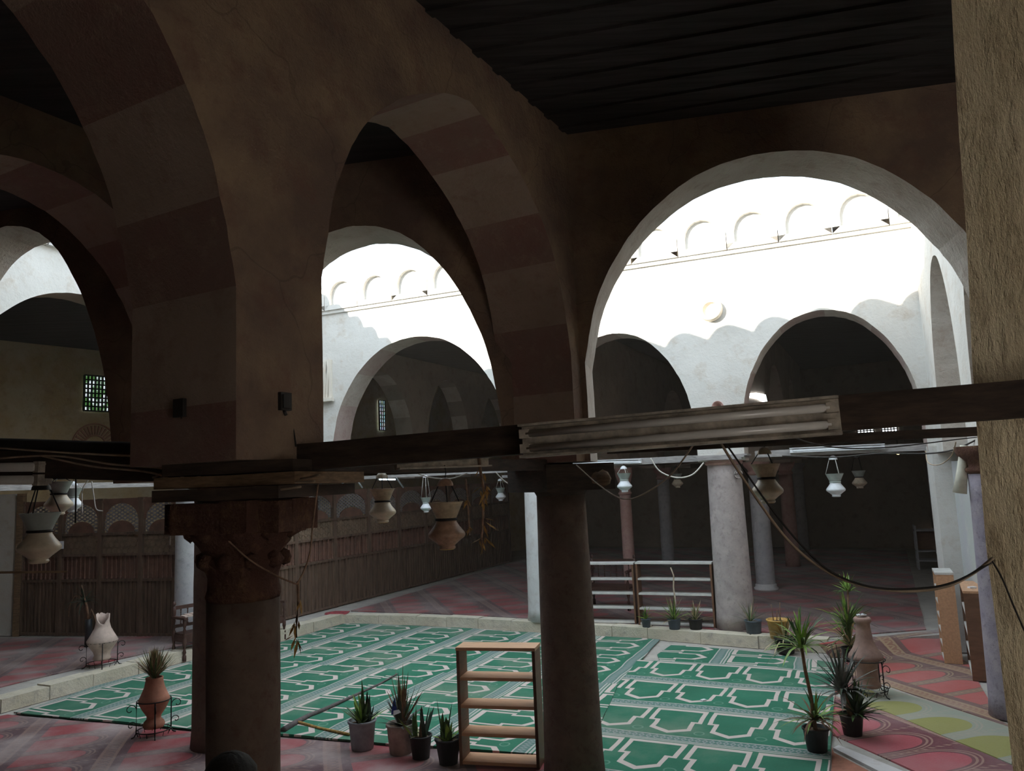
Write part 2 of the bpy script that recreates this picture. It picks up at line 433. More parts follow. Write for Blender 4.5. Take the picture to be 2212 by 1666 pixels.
        s.add(fr, ft, mf)
        s.add(bk, [tuple(reversed(t)) for t in ft], mbk)
        ar = sum(out[i][0] * out[(i + 1) % n][1] - out[(i + 1) % n][0] * out[i][1] for i in range(n))
        base = len(s.v); s.v += [tuple(v) for v in fr + bk]
        for i in range(n):
            j = (i + 1) % n
            q = (j, i, i + n, j + n) if ar > 0 else (i, j, j + n, i + n)
            s.f.append(tuple(base + k for k in q)); s.mi.append(side[i] if side else mf); s.sm.append(False)
        return s
    def build(s, name, mat, parent=None, loc=None):
        me = bpy.data.meshes.new(name); me.from_pydata(s.v, [], s.f)
        mats = mat if isinstance(mat, (list, tuple)) else [mat]
        for m in mats: me.materials.append(m)
        me.polygons.foreach_set('material_index', s.mi)
        me.polygons.foreach_set('use_smooth', s.sm)
        me.validate(); me.update()
        o = bpy.data.objects.new(name, me); COL.objects.link(o)
        if parent is not None: o.parent = parent
        if loc is not None: o.location = loc
        return o
def tag(o, label, cat, group=None, kind=None):
    o['label'] = label; o['category'] = cat
    if group: o['group'] = group
    if kind: o['kind'] = kind
    return o
def thing(name, label, cat, loc=(0, 0, 0), rz=0.0, group=None):
    o = bpy.data.objects.new(name, None); COL.objects.link(o)
    o.empty_display_size = 0.1; o.location = loc; o.rotation_euler = (0, 0, rz)
    return tag(o, label, cat, group)
def struct(o, label=None, cat='wall'):
    o['kind'] = 'structure'
    if label: o['label'] = label
    o['category'] = cat
    return o
def copy_tree(o, loc, rz=None, label=None, group=None, scale=None, parent=None):
    kids = list(o.children)
    c = o.copy(); COL.objects.link(c)
    if parent is not None: c.parent = parent
    if loc is not None: c.location = loc
    if rz is not None: c.rotation_euler = (0, 0, rz)
    if scale is not None: c.scale = (scale, scale, scale)
    if label: c['label'] = label
    if group: c['group'] = group
    for k in kids: copy_tree(k, None, parent=c)
    return c

# ------------------------------------------------------------------ arcades
PROF = [(1, 0), (.985, .08), (.965, .17), (.937, .28), (.90, .38), (.85, .475), (.79, .565), (.71, .655), (.60, .745), (.47, .83), (.32, .905), (.16, .965), (0, 1)]
def _spl(p, n=3):
    o = []
    for i in range(len(p) - 1):
        a = p[max(i - 1, 0)]; b = p[i]; c = p[i + 1]; d = p[min(i + 2, len(p) - 1)]
        for k in range(n):
            t = k / n
            o.append(tuple(0.5 * (2 * b[j] + (c[j] - a[j]) * t + (2 * a[j] - 5 * b[j] + 4 * c[j] - d[j]) * t * t + (3 * b[j] - a[j] - 3 * c[j] + d[j]) * t ** 3) for j in (0, 1)))
    return o + [p[-1]]
PROF_A = _spl(PROF)
PROF_R = _spl([(1, 0), (.985, .08), (.965, .17), (.937, .28), (.90, .38), (.85, .475), (.79, .565), (.71, .67), (.60, .775), (.47, .872), (.34, .938), (.20, .978), (.09, .994), (0, 1)])
def arch_pts(uL, uR, zs, za, zb, jit=0.0, seed=0, pr=None):
    pr = pr or PROF_R
    c = (uL + uR) / 2; h = (uR - uL) / 2
    p = [(uL, zb)]
    m = 3
    for i in range(1, m): p.append((uL + jit * noise(i, seed), zb + (zs - zb) * i / m))
    L = [(c - s * h, zs + r * (za - zs)) for s, r in pr]
    R = [(c + s * h, zs + r * (za - zs)) for s, r in reversed(pr[:-1])]
    k = 0
    for q in L + R:
        k += 1; p.append((q[0] + jit * noise(k, seed + 1), q[1] + jit * noise(k, seed + 2)))
    for i in range(m - 1, 0, -1): p.append((uR + jit * noise(i, seed + 3), zb + (zs - zb) * i / m))
    p.append((uR, zb))
    return p
def arcade(name, P, D, u0, u1, zb, zt, thick, arches, mats, band=0.55, jit=0.03, label=None, seed=0, pr=None):
    """wall on columns pierced by pointed arches; mats = front, back, soffit, banded soffit"""
    out = [(u0, zb)]; side = []
    for a in arches:
        pts = arch_pts(a[0], a[1], a[2], a[3], a[4] if len(a) > 4 else zb, jit * .5, seed + a[0], pr)
        side.append(2)                                      # underside of the pier
        out += pts
        acc = 0.0
        for i in range(len(pts) - 1):
            l = math.hypot(pts[i + 1][0] - pts[i][0], pts[i + 1][1] - pts[i][1])
            side.append(3 if int((acc + l / 2) / band) % 2 else 2); acc += l
    side.append(2); out.append((u1, zb)); side.append(0); out.append((u1, zt)); side.append(1); out.append((u0, zt)); side.append(0)
    mb = MB(); mb.upright(out, P, D, thick, 0, 1, side)
    o = mb.build(name, mats)
    return struct(o, label)

def on(P, D, u, z=0.0, off=0.0):
    return Vector((P[0] + D[0] * u - D[1] * off, P[1] + D[1] * u + D[0] * off, z))

RA = nrm(0.48, 0.88); C1 = (-1.51, 4.17)          # near nave arcade, running away to the right
LB = nrm(0.98, -0.205); A0 = (0.77, 8.31)         # wall on this side of the courtyard
FD = nrm(1, -0.425); F0 = (0.28, 16.75)           # wall on the far side of the courtyard
JD = nrm(0.43, 0.90); J0 = (-8.28, 12.42)         # left side of the courtyard
RD = nrm(2.2, 5.5)                                # right side of the courtyard
ZC = 7.08; ZB = 3.38
IN = [M['in'], M['in'], M['in_soffit'], M['in_red']]
wall_nave = arcade('wall_nave_arcade', C1, RA, -14.0, 4.72, ZB, ZC + .1, 0.9,
    [(-12.0, -6.2, 4.4, 6.65), (-5.2, 0.0, 4.35, 6.68), (0.68, 4.5, 4.5, 6.56)], IN, band=0.62, jit=0.02, seed=1, pr=PROF_A,
    label='dark plastered arcade wall with two tall pointed arches above the near column')
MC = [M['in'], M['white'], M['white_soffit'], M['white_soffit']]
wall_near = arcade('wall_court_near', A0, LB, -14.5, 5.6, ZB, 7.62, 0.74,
    [(-13.4, -9.9, 3.8, 6.6), (-9.25, -5.85, 3.5, 6.86), (-4.35, -0.92, 3.86, 6.30), (0.04, 4.27, 4.45, 6.58)], MC, jit=0.015, seed=2,
    label='plastered wall on the near side of the courtyard with wide pointed arches')
P3L = (-4.75, 7.0)
wall_west = arcade('wall_left_arcade', P3L, RA, -12.0, 2.95, ZB, ZC + .1, 0.9,
    [(-10.6, -6.9, 4.5, 6.5), (-6.1, -2.4, 4.5, 6.5), (-1.65, 2.15, 4.6, 6.52)], IN, band=0.6, jit=0.02, seed=3,
    label='dark arcade wall with banded arch left of the near column')
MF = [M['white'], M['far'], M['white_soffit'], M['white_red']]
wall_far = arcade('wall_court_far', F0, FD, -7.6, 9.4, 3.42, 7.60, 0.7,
    [(-5.13, -0.42, 4.2, 6.68), (0.45, 3.63, 4.1, 6.20), (4.53, 7.68, 4.1, 6.18)], MF, band=0.9, jit=0.015, seed=4,
    label='whitewashed courtyard wall with three arches and battlements on the far side')
wall_l = arcade('wall_court_left', J0, JD, -2.0, 8.2, 3.38, 7.62, 0.6,
    [(-0.95, 3.70, 4.5, 6.90), (4.5, 6.9, 4.0, 6.1)], [M['in'], M['in'], M['in_soffit'], M['in_soffit']], jit=0.015, seed=5,
    label='whitewashed wall on the left side of the courtyard')
wall_l.data.materials[0] = M['white']
R0 = (5.25, 8.2)
wall_r = arcade('wall_court_right', R0, RD, -0.9, 6.0, 3.38, 7.62, 0.0 - 0.7,
    [(-0.2, 1.75, 4.2, 6.3), (2.55, 4.95, 4.2, 6.4)], [M['white'], M['far'], M['white_soffit'], M['white_soffit']], jit=0.015, seed=6,
    label='narrow view of the whitewashed arcade on the right side of the courtyard')

# arcades of the halls behind, each running back from the courtyard
for i, (px, py, ar) in enumerate([(-4.75, 19.75, [(0.55, 3.95, 4.5, 6.5), (4.75, 7.45, 4.5, 6.62), (8.2, 11.2, 4.4, 6.5)]),
                                  (1.06, 17.65, [(0.65, 4.3, 3.6, 4.1), (5.2, 8.4, 3.7, 4.2), (9.1, 12.9, 4.1, 6.2)]),  # low arches here are shaped to keep sun patches out of the hall
                                  (4.72, 15.95, [(0.6, 4.0, 3.5, 4.4), (4.6, 8.6, 4.1, 6.2), (9.3, 12.2, 4.1, 6.2)])]):  # first arch lowered to block sun coming through the far wall
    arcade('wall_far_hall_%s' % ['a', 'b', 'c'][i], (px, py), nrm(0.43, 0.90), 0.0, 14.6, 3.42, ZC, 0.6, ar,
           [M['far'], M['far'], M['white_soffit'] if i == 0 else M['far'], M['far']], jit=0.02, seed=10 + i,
           label='brown arcade wall running back inside the far hall')

# outer walls
def wall_box(name, a, b, z0, z1, th, mat, label):
    a = Vector((a[0], a[1])); b = Vector((b[0], b[1])); d = (b - a); L = d.length; d.normalize()
    mb = MB(); mb.upright([(0, z0), (L, z0), (L, z1), (0, z1)], a, d, th)
    return struct(mb.build(name, mat), label)
LD = nrm(0.6, 0.8); L0 = (-12.22, 18.09)
wall_box('wall_back', (-5.0, 39.0), (18.0, 26.5), 0, 7.2, 0.4, M['far'], 'dim brown back wall of the far hall')
wall_box('wall_left_back', on(L0, LD, -19.0)[:2], on(L0, LD, 27.0)[:2], 0, 7.2, 0.4, M['ochre'], 'ochre plastered back wall of the left hall')
wall_box('wall_right_back', (7.95, 14.25), (15.6, 29.6), 0, 7.2, -0.4, M['far'], 'dim right wall of the far hall')
wall_box('wall_right_side', (6.55, 10.75), (7.68, 13.75), 0, 3.22, -0.25, M['pale'], 'pale blue plastered wall behind the two shelves on the right')
wall_box('wall_right_upper', (6.75, 10.6), (7.95, 13.9), 0, 7.2, -0.3, M['pale'], 'pale wall on the right of the courtyard')
wall_box('wall_right_end', (7.30, 13.55), (7.72, 13.42), 0, 3.5, 0.5, M['white'], 'cream end pier at the far right corner of the courtyard')
wall_box('wall_right_near', (9.6, -8.0), (9.6, 9.0), 0, 7.2, -0.4, M['in'], 'right wall of the near hall')
wall_box('wall_right_link', (6.75, 10.6), (9.9, 8.8), 0, 7.2, -0.3, M['in'], 'short wall closing the right aisle')
wall_box('wall_rear', (-26.0, -3.4), (10.0, -3.4), 0, 7.2, -0.4, M['in'], 'rear wall behind the viewer')
wall_box('wall_left_near', (-23.4, -8.4), (-23.4, 3.4), 0, 7.2, 0.4, M['ochre'], 'left wall of the near hall')

# roofs, with a hole over the courtyard
NL = on(A0, LB, -9.75, off=.37); NR = on(A0, LB, 4.75, off=.37)
FR = Vector((7.75, 14.0, 0)); FL = Vector((-5.15, 19.5, 0))
NL = Vector((-9.15, 10.85, 0))
O1 = Vector((-27, -9)); O2 = Vector((10.5, -9)); O3 = Vector((19, 37)); O4 = Vector((-12, 41))
mbc = MB()
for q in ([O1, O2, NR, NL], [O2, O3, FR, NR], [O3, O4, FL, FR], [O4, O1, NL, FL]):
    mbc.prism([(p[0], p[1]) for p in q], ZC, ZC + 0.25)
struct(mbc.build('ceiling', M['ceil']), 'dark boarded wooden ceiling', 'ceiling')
# ceiling joists seen as faint ribs over the near bay
mj = MB()
for k in range(22):
    y = 7.9 - k * 0.32
    a = (-1.2 + 0.545 * (y - 4.17) - .35, y + 0.30); b = (6.4, y - 1.25)
    mj.bar((a[0], a[1], ZC - 0.012), (b[0], b[1], ZC - 0.012), 0.10, 0.03)
struct(mj.build('ceiling_joist', M['ceil']), 'dark joists of the ceiling over the near bay', 'ceiling')

# ------------------------------------------------------------------ battlements
def merlon_mb(w=0.48, h=0.80):
    pts = [(-w, 0), (w, 0)]
    ring = [(1, .35), (.97, .50), (.90, .64), (.78, .77), (.60, .88), (.36, .96), (0, 1.0)]
    top = [(w * s, h * r) for s, r in ring] + [(-w * s, h * r) for s, r in reversed(ring[:-1])]
    out = pts + top
    mb = MB(); mb.upright(out, (0, 0), (1, 0), 0.30, 0, 0)
    # raised border in front of the panel
    for i in range(len(top)):
        pass
    inn = [(x * 0.70, 0.10 + (z - 0.0) * 0.74) for x, z in top]
    inn = [(top[0][0] * 0.70, 0.12)] + inn + [(top[-1][0] * 0.70, 0.12)]
    outr = [(top[0][0], 0.0)] + top + [(top[-1][0], 0.0)]
    n = len(outr); vs = []; fs = []
    for yy in (-0.11, 0.002):
        for x, z in outr: vs.append((x, yy, z))
        for x, z in inn: vs.append((x, yy, z))
    for i in range(n - 1):
        fs.append((i + 1, i, n + i, n + i + 1))
        fs.append((i, i + 1, 2 * n + i + 1, 2 * n + i))
        fs.append((n + i + 1, n + i, 3 * n + i, 3 * n + i + 1))
    mb.add(vs, fs, 0)
    mb.box((0, -0.055, 0.06), (2 * w, 0.11, 0.12))
    return mb
def merlons(wall, P, D, u_list, zt, flip=False, off=0.0):
    first = None
    ang = math.atan2(D[1], D[0])
    for u in u_list:
        p = on(P, D, u, zt, off)
        if first is None:
            first = merlon_mb().build('merlon', M['white'], wall); o = first
        else:
            o = first.copy(); COL.objects.link(o); o.parent = wall
        o.location = p; o.rotation_euler = (0, 0, ang + (math.pi if flip else 0))
merlons(wall_far, F0, FD, [-5.72 + 0.975 * k for k in range(15)], 7.60)
merlons(wall_near, A0, LB, [-9.6 + 0.98 * k for k in range(15)], 7.62, True, 0.74)
merlons(wall_l, J0, JD, [-0.9 + 0.98 * k for k in range(9)], 7.62)
merlons(wall_r, R0, RD, [0.0 + 0.98 * k for k in range(6)], 7.62, True)
# ledge under the far battlements
mb = MB(); mb.upright([(-7.6, 7.52), (9.4, 7.52), (9.4, 7.60), (-7.6, 7.60)], on(F0, FD, 0, off=-0.06)[:2], FD, 0.06)
mb.build('cornice', M['white'], wall_far)
mb = MB()
p = pl(1534, 664, F0, FD)
mb.lathe([(0.0, 0.0), (0.24, 0.0), (0.22, 0.16), (0.17, 0.16), (0.16, 0.01), (0.0, 0.01)], n=20)
o = mb.build('round_vent', M['merlon_in'], wall_far); o.location = on(F0, FD, 4.1, 6.44, -0.02)
o.rotation_euler = (math.pi / 2, 0, math.atan2(FD[1], FD[0]))
# carved panel with a sill at the left end of the far wall
mb = MB(); mb.upright([(-0.62, 0), (0.0, 0), (0.0, 0.95), (-0.62, 0.95)], (0, 0), (1, 0), 0.05)
for k in range(7):
    t = k / 6
    mb.tube([(-0.60 + 0.5 * t, -0.005, 0.02), (-0.55 + 0.48 * t, -0.01, 0.45), (-0.30 + 0.2 * t, -0.005, 0.92)], 0.010, 4)
mb.box((-0.30, -0.06, -0.05), (0.74, 0.14, 0.08))
o = mb.build('carved_panel', M['merlon_in'], wall_far); o.location = on(F0, FD, -5.10, 5.42, -0.05)
o.rotation_euler = (0, 0, math.atan2(FD[1], FD[0]))

# ------------------------------------------------------------------ floors
mb = MB(); mb.prism([(-26, -10), (20, -10), (24, 42), (-16, 42)], -0.2, -0.02)
struct(mb.build('floor', M['concrete']), 'concrete floor of the courtyard and halls', 'floor')
KL = [gz(-60, 1560), gz(0, 1540), gz(200, 1484), gz(385, 1432), gz(605, 1385), gz(740, 1346)]
KF = [gz(900, 1350), gz(1180, 1366), gz(1400, 1380), gz(1640, 1400), gz(1790, 1410)]
lineK = [(-9.2, 10.7)] + [(p.x, p.y) for p in KL[1:]] + [(p.x, p.y) for p in KF] + [(6.0, 13.9), (7.6, 14.1)]
plat = [lineK[0]] + lineK[1:] + [(20, 25), (20, 42), (-14, 42), (-26, 12), (-14, 10.7)]
mb = MB(); mb.prism(list(reversed(plat)), -0.02, 0.185)
struct(mb.build('floor_platform', M['concrete']), 'raised floor of the halls behind the courtyard', 'floor')
def kerb(name, pts, w, label):
    mb = MB(); n = len(pts)
    P = [Vector((p[0], p[1])) for p in pts]
    for i in range(n - 1):
        a, b = P[i], P[i + 1]; L = (b - a).length; k = max(1, int(L / 0.75)); d = (b - a).normalized(); nn = Vector((-d.y, d.x))
        for j in range(k):
            s0 = a.lerp(b, j / k) + d * 0.006; s1 = a.lerp(b, (j + 1) / k) - d * 0.006
            c = (s0 + s1) / 2 + nn * (w / 2 - 0.02 + 0.02 * noise(i * 7 + j, 1)); h = 0.215 + 0.025 * noise(i + j * 3, 2)
            mb.box((c.x, c.y, h / 2 - 0.01), ((s1 - s0).length, w, h), math.atan2(d.y, d.x))
    return struct(mb.build(name, M['kerb']), label, 'kerb')
kerb('trim_1', lineK[0:6], 0.34, 'worn stone kerb along the left side of the courtyard')
kerb('trim_2', lineK[5:-2], 0.30, 'worn stone kerb along the far side of the courtyard')

def rug(name, pts, z, mat, label, cat='carpet', th=0.012, wave=0.006, step=0.22):
    """thin cloth-like slab following an outline, with slight waves"""
    poly = [Vector((p[0], p[1])) for p in pts]
    n = len(poly)
    bm = bmesh.new()
    # densify the outline
    vs = []
    for i in range(n):
        a, b = poly[i], poly[(i + 1) % n]; k = max(1, int((b - a).length / 0.3))
        for j in range(k):
            q = a.lerp(b, j / k); vs.append(bm.verts.new((q.x + 0.012 * noise(i * 9 + j, 5), q.y + 0.012 * noise(i * 5 + j, 6), z)))
    f = bm.faces.new(vs)
    if f.normal.z < 0: f.normal_flip()
    bmesh.ops.triangulate(bm, faces=[f])
    bm.normal_update()
    xs = [p.x for p in poly]; ys = [p.y for p in poly]
    for ax, lo, hi in ((0, min(xs), max(xs)), (1, min(ys), max(ys))):
        t = lo + step
        while t < hi:
            co = (t, 0, 0) if ax == 0 else (0, t, 0); no = (1, 0, 0) if ax == 0 else (0, 1, 0)
            bmesh.ops.bisect_plane(bm, geom=bm.verts[:] + bm.edges[:] + bm.faces[:], plane_co=co, plane_no=no)
            t += step * (1 if max(hi - lo, 1) < 12 else 2)
    for v in bm.verts:
        v.co.z += th + wave * (math.sin(v.co.x * 3.1 + v.co.y * 1.7) + math.sin(v.co.x * 1.3 - v.co.y * 4.1)) * 0.5 + wave * 0.5
    r = bmesh.ops.extrude_face_region(bm, geom=bm.faces[:])
    for e in r['geom']:
        if isinstance(e, bmesh.types.BMVert): e.co.z += 0.0
    low = [v for v in bm.verts if v not in set(x for x in r['geom'] if isinstance(x, bmesh.types.BMVert))]
    for v in low: v.co.z = z
    bmesh.ops.recalc_face_normals(bm, faces=bm.faces[:])
    me = bpy.data.meshes.new(name); bm.to_mesh(me); bm.free()
    me.materials.append(mat)
    o = bpy.data.objects.new(name, me); COL.objects.link(o)
    return tag(o, label, cat)
G = lambda *pp, z=0.0: [tuple(gz(x, y, z)[:2]) for x, y in pp]
gd = (math.cos(math.radians(-24)), math.sin(math.radians(-24)))         # niches point right on the left rugs
M['g_back'] = carpet_green('green_carpet_back', (-8.05 * .9135 * 0 + -3.57, 18.59), gd, 0.62, 1.36)
M['g_left'] = carpet_green('green_carpet_left', tuple(gz(600, 1528)[:2]), gd, 0.62, 1.36, tone=0.95)
M['g_front'] = carpet_green('green_carpet_front', tuple(gz(860, 1425)[:2]), gd, 0.62, 1.36, tone=1.05)
ed = (-math.cos(math.radians(64)), -math.sin(math.radians(64)))         # towards the viewer on the right rug
M['g_right'] = carpet_green('green_carpet_right', tuple(gz(1700, 1486)[:2]), ed, 0.76, 1.31)
rug('green_carpet', G((415, 1430), (610, 1388), (745, 1348), (905, 1353), (1180, 1369), (1425, 1383), (1335, 1482), (860, 1449), (600, 1434)), 0.0, M['g_back'],
    'green carpet with pale niche pattern lying along the far left kerb', th=0.010)
rug('green_carpet', G((75, 1530), (200, 1486), (415, 1430), (600, 1434), (860, 1449), (855, 1470), (686, 1544), (612, 1590), (413, 1577), (30, 1542)), 0.0, M['g_left'],
    'green niche patterned carpet under the red urn with the dry plant', th=0.018)
rug('green_carpet', G((860, 1449), (1335, 1482), (1265, 1640), (1245, 1800), (1200, 1790), (1185, 1660), (1170, 1634), (1000, 1622), (850, 1612), (750, 1602), (612, 1590), (686, 1544)), 0.0, M['g_front'],
    'green niche patterned carpet behind the near bookshelf and its row of plants', th=0.024)
rug('green_carpet', G((1452, 1394), (1640, 1410), (1814, 1436), (1806, 1456), (1600, 1440), (1425, 1430), (1420, 1416)), 0.0, M['g_back'],
    'narrow green carpet strip along the far kerb in front of the granite column', th=0.010)
rug('green_carpet', G((1378, 1428), (1425, 1429), (1600, 1439), (1807, 1454), (1795, 1600), (1786, 1800), (1255, 1800), (1265, 1640), (1335, 1482)), 0.0, M['g_right'],
    'green carpet right of the near column with rows of niches facing the viewer', th=0.014)
# rolled up edge between two green carpets
e = [gz(x, y) for x, y in ((612, 1586), (640, 1568), (668, 1553), (700, 1540), (760, 1512), (820, 1484), (858, 1462))]
mb = MB(); mb.tube([p + Vector((0, 0, 0.045)) for p in e], 0.045, 8, r2=0.012)
tag(mb.build('carpet_fold', flat('grey_carpet_backing', (0.12, 0.10, 0.10), 0.95, scale=15, bs=0.5)), 'grey folded carpet edge lying on the green carpets behind the left plants', 'carpet fold')
mb = MB(); mb.tube([gz(640, 1567) + Vector((0, 0, .05)), gz(690, 1580) + Vector((0, 0, .04)), gz(755, 1594) + Vector((0, 0, .04))], 0.018, 6)
tag(mb.build('wooden_stick', M['dry_leaf']), 'thin yellowish stick lying on the carpet left of the grey bucket', 'stick')

rd = (0.966, 0.259)
M['r_far'] = carpet_red('red_carpet_far', (2.96 * .966 + 0.0, 2.96 * .259), rd, dust=0.5)
M['r_left'] = carpet_red('red_carpet_left', tuple(gz(0, 1446, .2)[:2]), rd, dust=0.8)
M['r_near'] = carpet_red('red_carpet_near', tuple(gz(90, 1547)[:2]), rd, pv=1.35, dust=0.75)
M['r_right'] = carpet_red('red_carpet_right', tuple(gz(2179, 1563)[:2]), (0.953, 0.303), 0.62, 1.5, c_in=(0.46, 0.085, 0.075), c_bg=(0.16, 0.075, 0.065), c_ln=(0.42, 0.30, 0.17), c_band=(0.30, 0.15, 0.10), dust=0.25)
M['r_mag'] = carpet_red('red_carpet_magenta', tuple(gz(2185, 1646)[:2]), (0.953, 0.303), 0.66, 1.6, c_in=(0.46, 0.075, 0.10), c_bg=(0.15, 0.03, 0.045), c_ln=(0.40, 0.24, 0.18), c_band=(0.26, 0.12, 0.09), dust=0.3)
M['r_yel'] = carpet_red('yellow_carpet', tuple(gz(2179, 1570)[:2]), (0.953, 0.303), 0.80, 1.6, c_in=(0.30, 0.30, 0.075), c_bg=(0.30, 0.34, 0.27), c_ln=(0.40, 0.36, 0.28), c_band=(0.30, 0.34, 0.26), dust=0.1)
rug('red_carpet', [(-4.2, 19.45), (-2.05, 18.55), (0.35, 17.32), (4.30, 14.95), (5.4, 14.2), (7.35, 14.5), (13.6, 27.6), (1.6, 34.6), (0.3, 30.6)], 0.19, M['r_far'],
    'large red carpet with dark stripes covering the raised floor of the far hall', step=0.6)
rug('red_carpet', [(-9.6, 11.1), (-8.4, 13.6), (-7.3, 15.4), (-6.5, 16.4), (-7.0, 17.0), (-11.9, 17.7), (-14.5, 14.0), (-13.0, 11.3)], 0.19, M['r_left'],
    'faded red carpet on the raised floor at far left behind the broken urn', step=0.6)
rug('red_carpet', [(-4.62, 11.0), (-2.3, 10.27), (-0.85, 9.98), (0.18, 9.62), (0.35, 8.4), (0.4, 2.6), (-13, 2.6), (-13, 10.6), (-8.6, 11.6), (-7.9, 12.22)], -0.02, M['r_near'],
    'faded red carpet with striped bands in front of the near left column', step=0.6)
rug('red_carpet', G((1812, 1434), (1900, 1394), (2000, 1380), (2090, 1430), (2160, 1556), (2190, 1568), (2196, 1574), (1900, 1474), (1865, 1480), (1800, 1500)), -0.02, M['r_right'],
    'red carpet with gold edging under the two right hand bookshelves')
rug('yellow_carpet', G((1865, 1482), (1908, 1482), (2196, 1574), (2186, 1650), (1911, 1536), (1860, 1520)), -0.02, M['r_yel'],
    'strip of yellow green carpet between the two red carpets on the right')
rug('red_carpet', G((1800, 1502), (1860, 1522), (1911, 1537), (2186, 1652), (2250, 1720), (2240, 1850), (2050, 1850), (1990, 1672), (1800, 1586)), -0.02, M['r_mag'],
    'red carpet with magenta lobes under the potted plants at lower right')
rug('brown_carpet', G((1798, 1612), (1800, 1625), (1890, 1672), (1990, 1740), (1990, 1850), (1786, 1850)), -0.02, M['terra'],
    'plain brown carpet corner at the bottom edge right of the green carpet')
mb = MB(); nn = 6; vs = []; fs = []
e0 = [gz(1785, 1412), gz(1860, 1414), gz(1930, 1408), gz(2010, 1398), gz(2060, 1396)]; e1 = [(5.02, 13.62), (5.75, 13.95), (6.35, 14.0), (7.0, 14.2), (7.6, 14.4)]
for a, b in zip(e0, e1):
    for k in range(nn + 1):
        t = k / nn; vs.append((a.x + (b[0] - a.x) * t, a.y - .25 + (b[1] - a.y + .25) * t, -0.015 + 0.235 * (t * t * (3 - 2 * t))))
for i in range(4):
    for k in range(nn): p_ = i * (nn + 1) + k; fs.append((p_, p_ + nn + 1, p_ + nn + 2, p_ + 1))
mb.add(vs, fs, 0, True)
rp = mb.build('red_carpet', M['r_right']); rp.modifiers.new('s', 'SOLIDIFY').thickness = 0.012
tag(rp, 'red carpet sloping up over the end of the far kerb behind the bushy plant', 'carpet')
# red carpet flap hanging over the kerb corner
mb = MB()
c = gz(722, 1336, .1)
mb.add([c + Vector(q) for q in ((-.32, -.05, -.08), (-.05, -.16, -.07), (.30, -.10, .10), (.36, .1, .14), (-.02, .22, .14), (-.25, .15, .12), (-.1, 0, .16), (-.30, .03, .03))],
       [(0, 1, 6, 7), (1, 2, 6), (2, 3, 4, 6), (6, 4, 5), (7, 6, 5)])
fl = mb.build('carpet_flap', M['red_cloth']); so = fl.modifiers.new('s', 'SOLIDIFY'); so.thickness = 0.015
tag(fl, 'crumpled red carpet corner hanging over the kerb by the fence', 'carpet')

# ------------------------------------------------------------------ columns
def column(loc, r0, r1, h, mat, label, cap='plain', capmat=None, caph=0.4, base=None, z0=0.0, n=28, group=None, ztop=None, lean=(0, 0)):
    t = thing('stone_column', label, 'column', (loc[0], loc[1], z0), 0, group)
    hs = h - caph
    mb = MB()
    pr = [(r0 * (1.04 if k == 0 else 1) + (r1 - r0) * k / 12, hs * k / 12) for k in range(13)]
    mb.lathe(pr, n=n, jag=0.012)
    s = mb.build('shaft', mat, t)
    cm = capmat or mat
    mb = MB()
    if cap == 'plain':
        mb.lathe([(r1, 0), (r1 * 1.12, 0.02), (r1 * 1.12, 0.06), (r1, 0.08), (r1 * 1.05, caph * .5), (r1 * 1.3, caph)], (0, 0, hs), n=n)
    elif cap == 'drum':
        mb.lathe([(r1 * 1.02, 0), (r1 * 1.2, 0.03), (r1 * 1.2, 0.07), (r1, 0.09), (r1 * 1.05, caph * .4), (r1 * 1.5, caph * .7), (r1 * 1.6, caph)], (0, 0, hs), n=8)
    elif cap == 'leafy':
        mb.lathe([(r1 * .97, 0), (r1 * 1.02, .03), (r1 * .97, .07), (r1 * .96, .14), (r1 * 1.06, .20), (r1 * 1.14, .23), (r1 * 1.02, .27), (r1 * 1.24, .33), (r1 * 1.38, .38), (r1 * 1.52, .42), (r1 * 1.58, .47)], (0, 0, hs), n=40, jag=0.07)
        n_ = 12
        for k in range(4):
            ang_ = -0.21 + k * math.pi / 2
            for q in range(3):
                mb.box(((r1 * .86) * math.cos(ang_) + (q - 1) * .16 * -math.sin(ang_), (r1 * .86) * math.sin(ang_) + (q - 1) * .16 * math.cos(ang_), hs + caph - .10 + .012 * noise(k * 3 + q, 2)), (r1 * 1.75, .17, .19 + .03 * noise(q + k, 4)), ang_, tilt=Matrix.Rotation(.06 * noise(k + q * 5, 1), 3, 'X'))
        for k in range(10):
            a = 2 * math.pi * k / 10 + .2
            mb.lathe([(0, -.05), (.035, -.03), (.045, 0), (.035, .03), (0, .05)], (r1 * 1.12 * math.cos(a), r1 * 1.12 * math.sin(a), hs + .24), n=8, jag=0.2, seed=k)
            mb.lathe([(0, -.06), (.045, -.03), (.055, .01), (.04, .04), (0, .06)], (r1 * 1.40 * math.cos(a + .3), r1 * 1.40 * math.sin(a + .3), hs + .42), n=8, jag=0.2, seed=k)
    elif cap == 'block':
        mb.box((0, 0, hs + caph * .5), (r1 * 3.2, r1 * 3.2, caph), 0.5)
        mb.lathe([(r1 * 1.0, 0), (r1 * 1.1, 0.05), (r1 * 1.4, caph * .6)], (0, 0, hs - .05), n=n)
    mb.build('capital', cm, t)
    if base:
        mb = MB(); mb.lathe([(r0 * 1.25, 0), (r0 * 1.28, 0.05), (r0 * 1.1, 0.09), (r0 * 1.12, 0.13), (r0 * 1.02, 0.16)], n=n, jag=0.03)
        mb.build('base', base, t)
    return t
P1C = (-1.69, 4.80)
c = column(P1C, 0.205, 0.215, 3.16, M['brownst'], 'dark red brown stone column nearest the viewer with a broken leafy capital', 'leafy', M['redst'], 0.60)
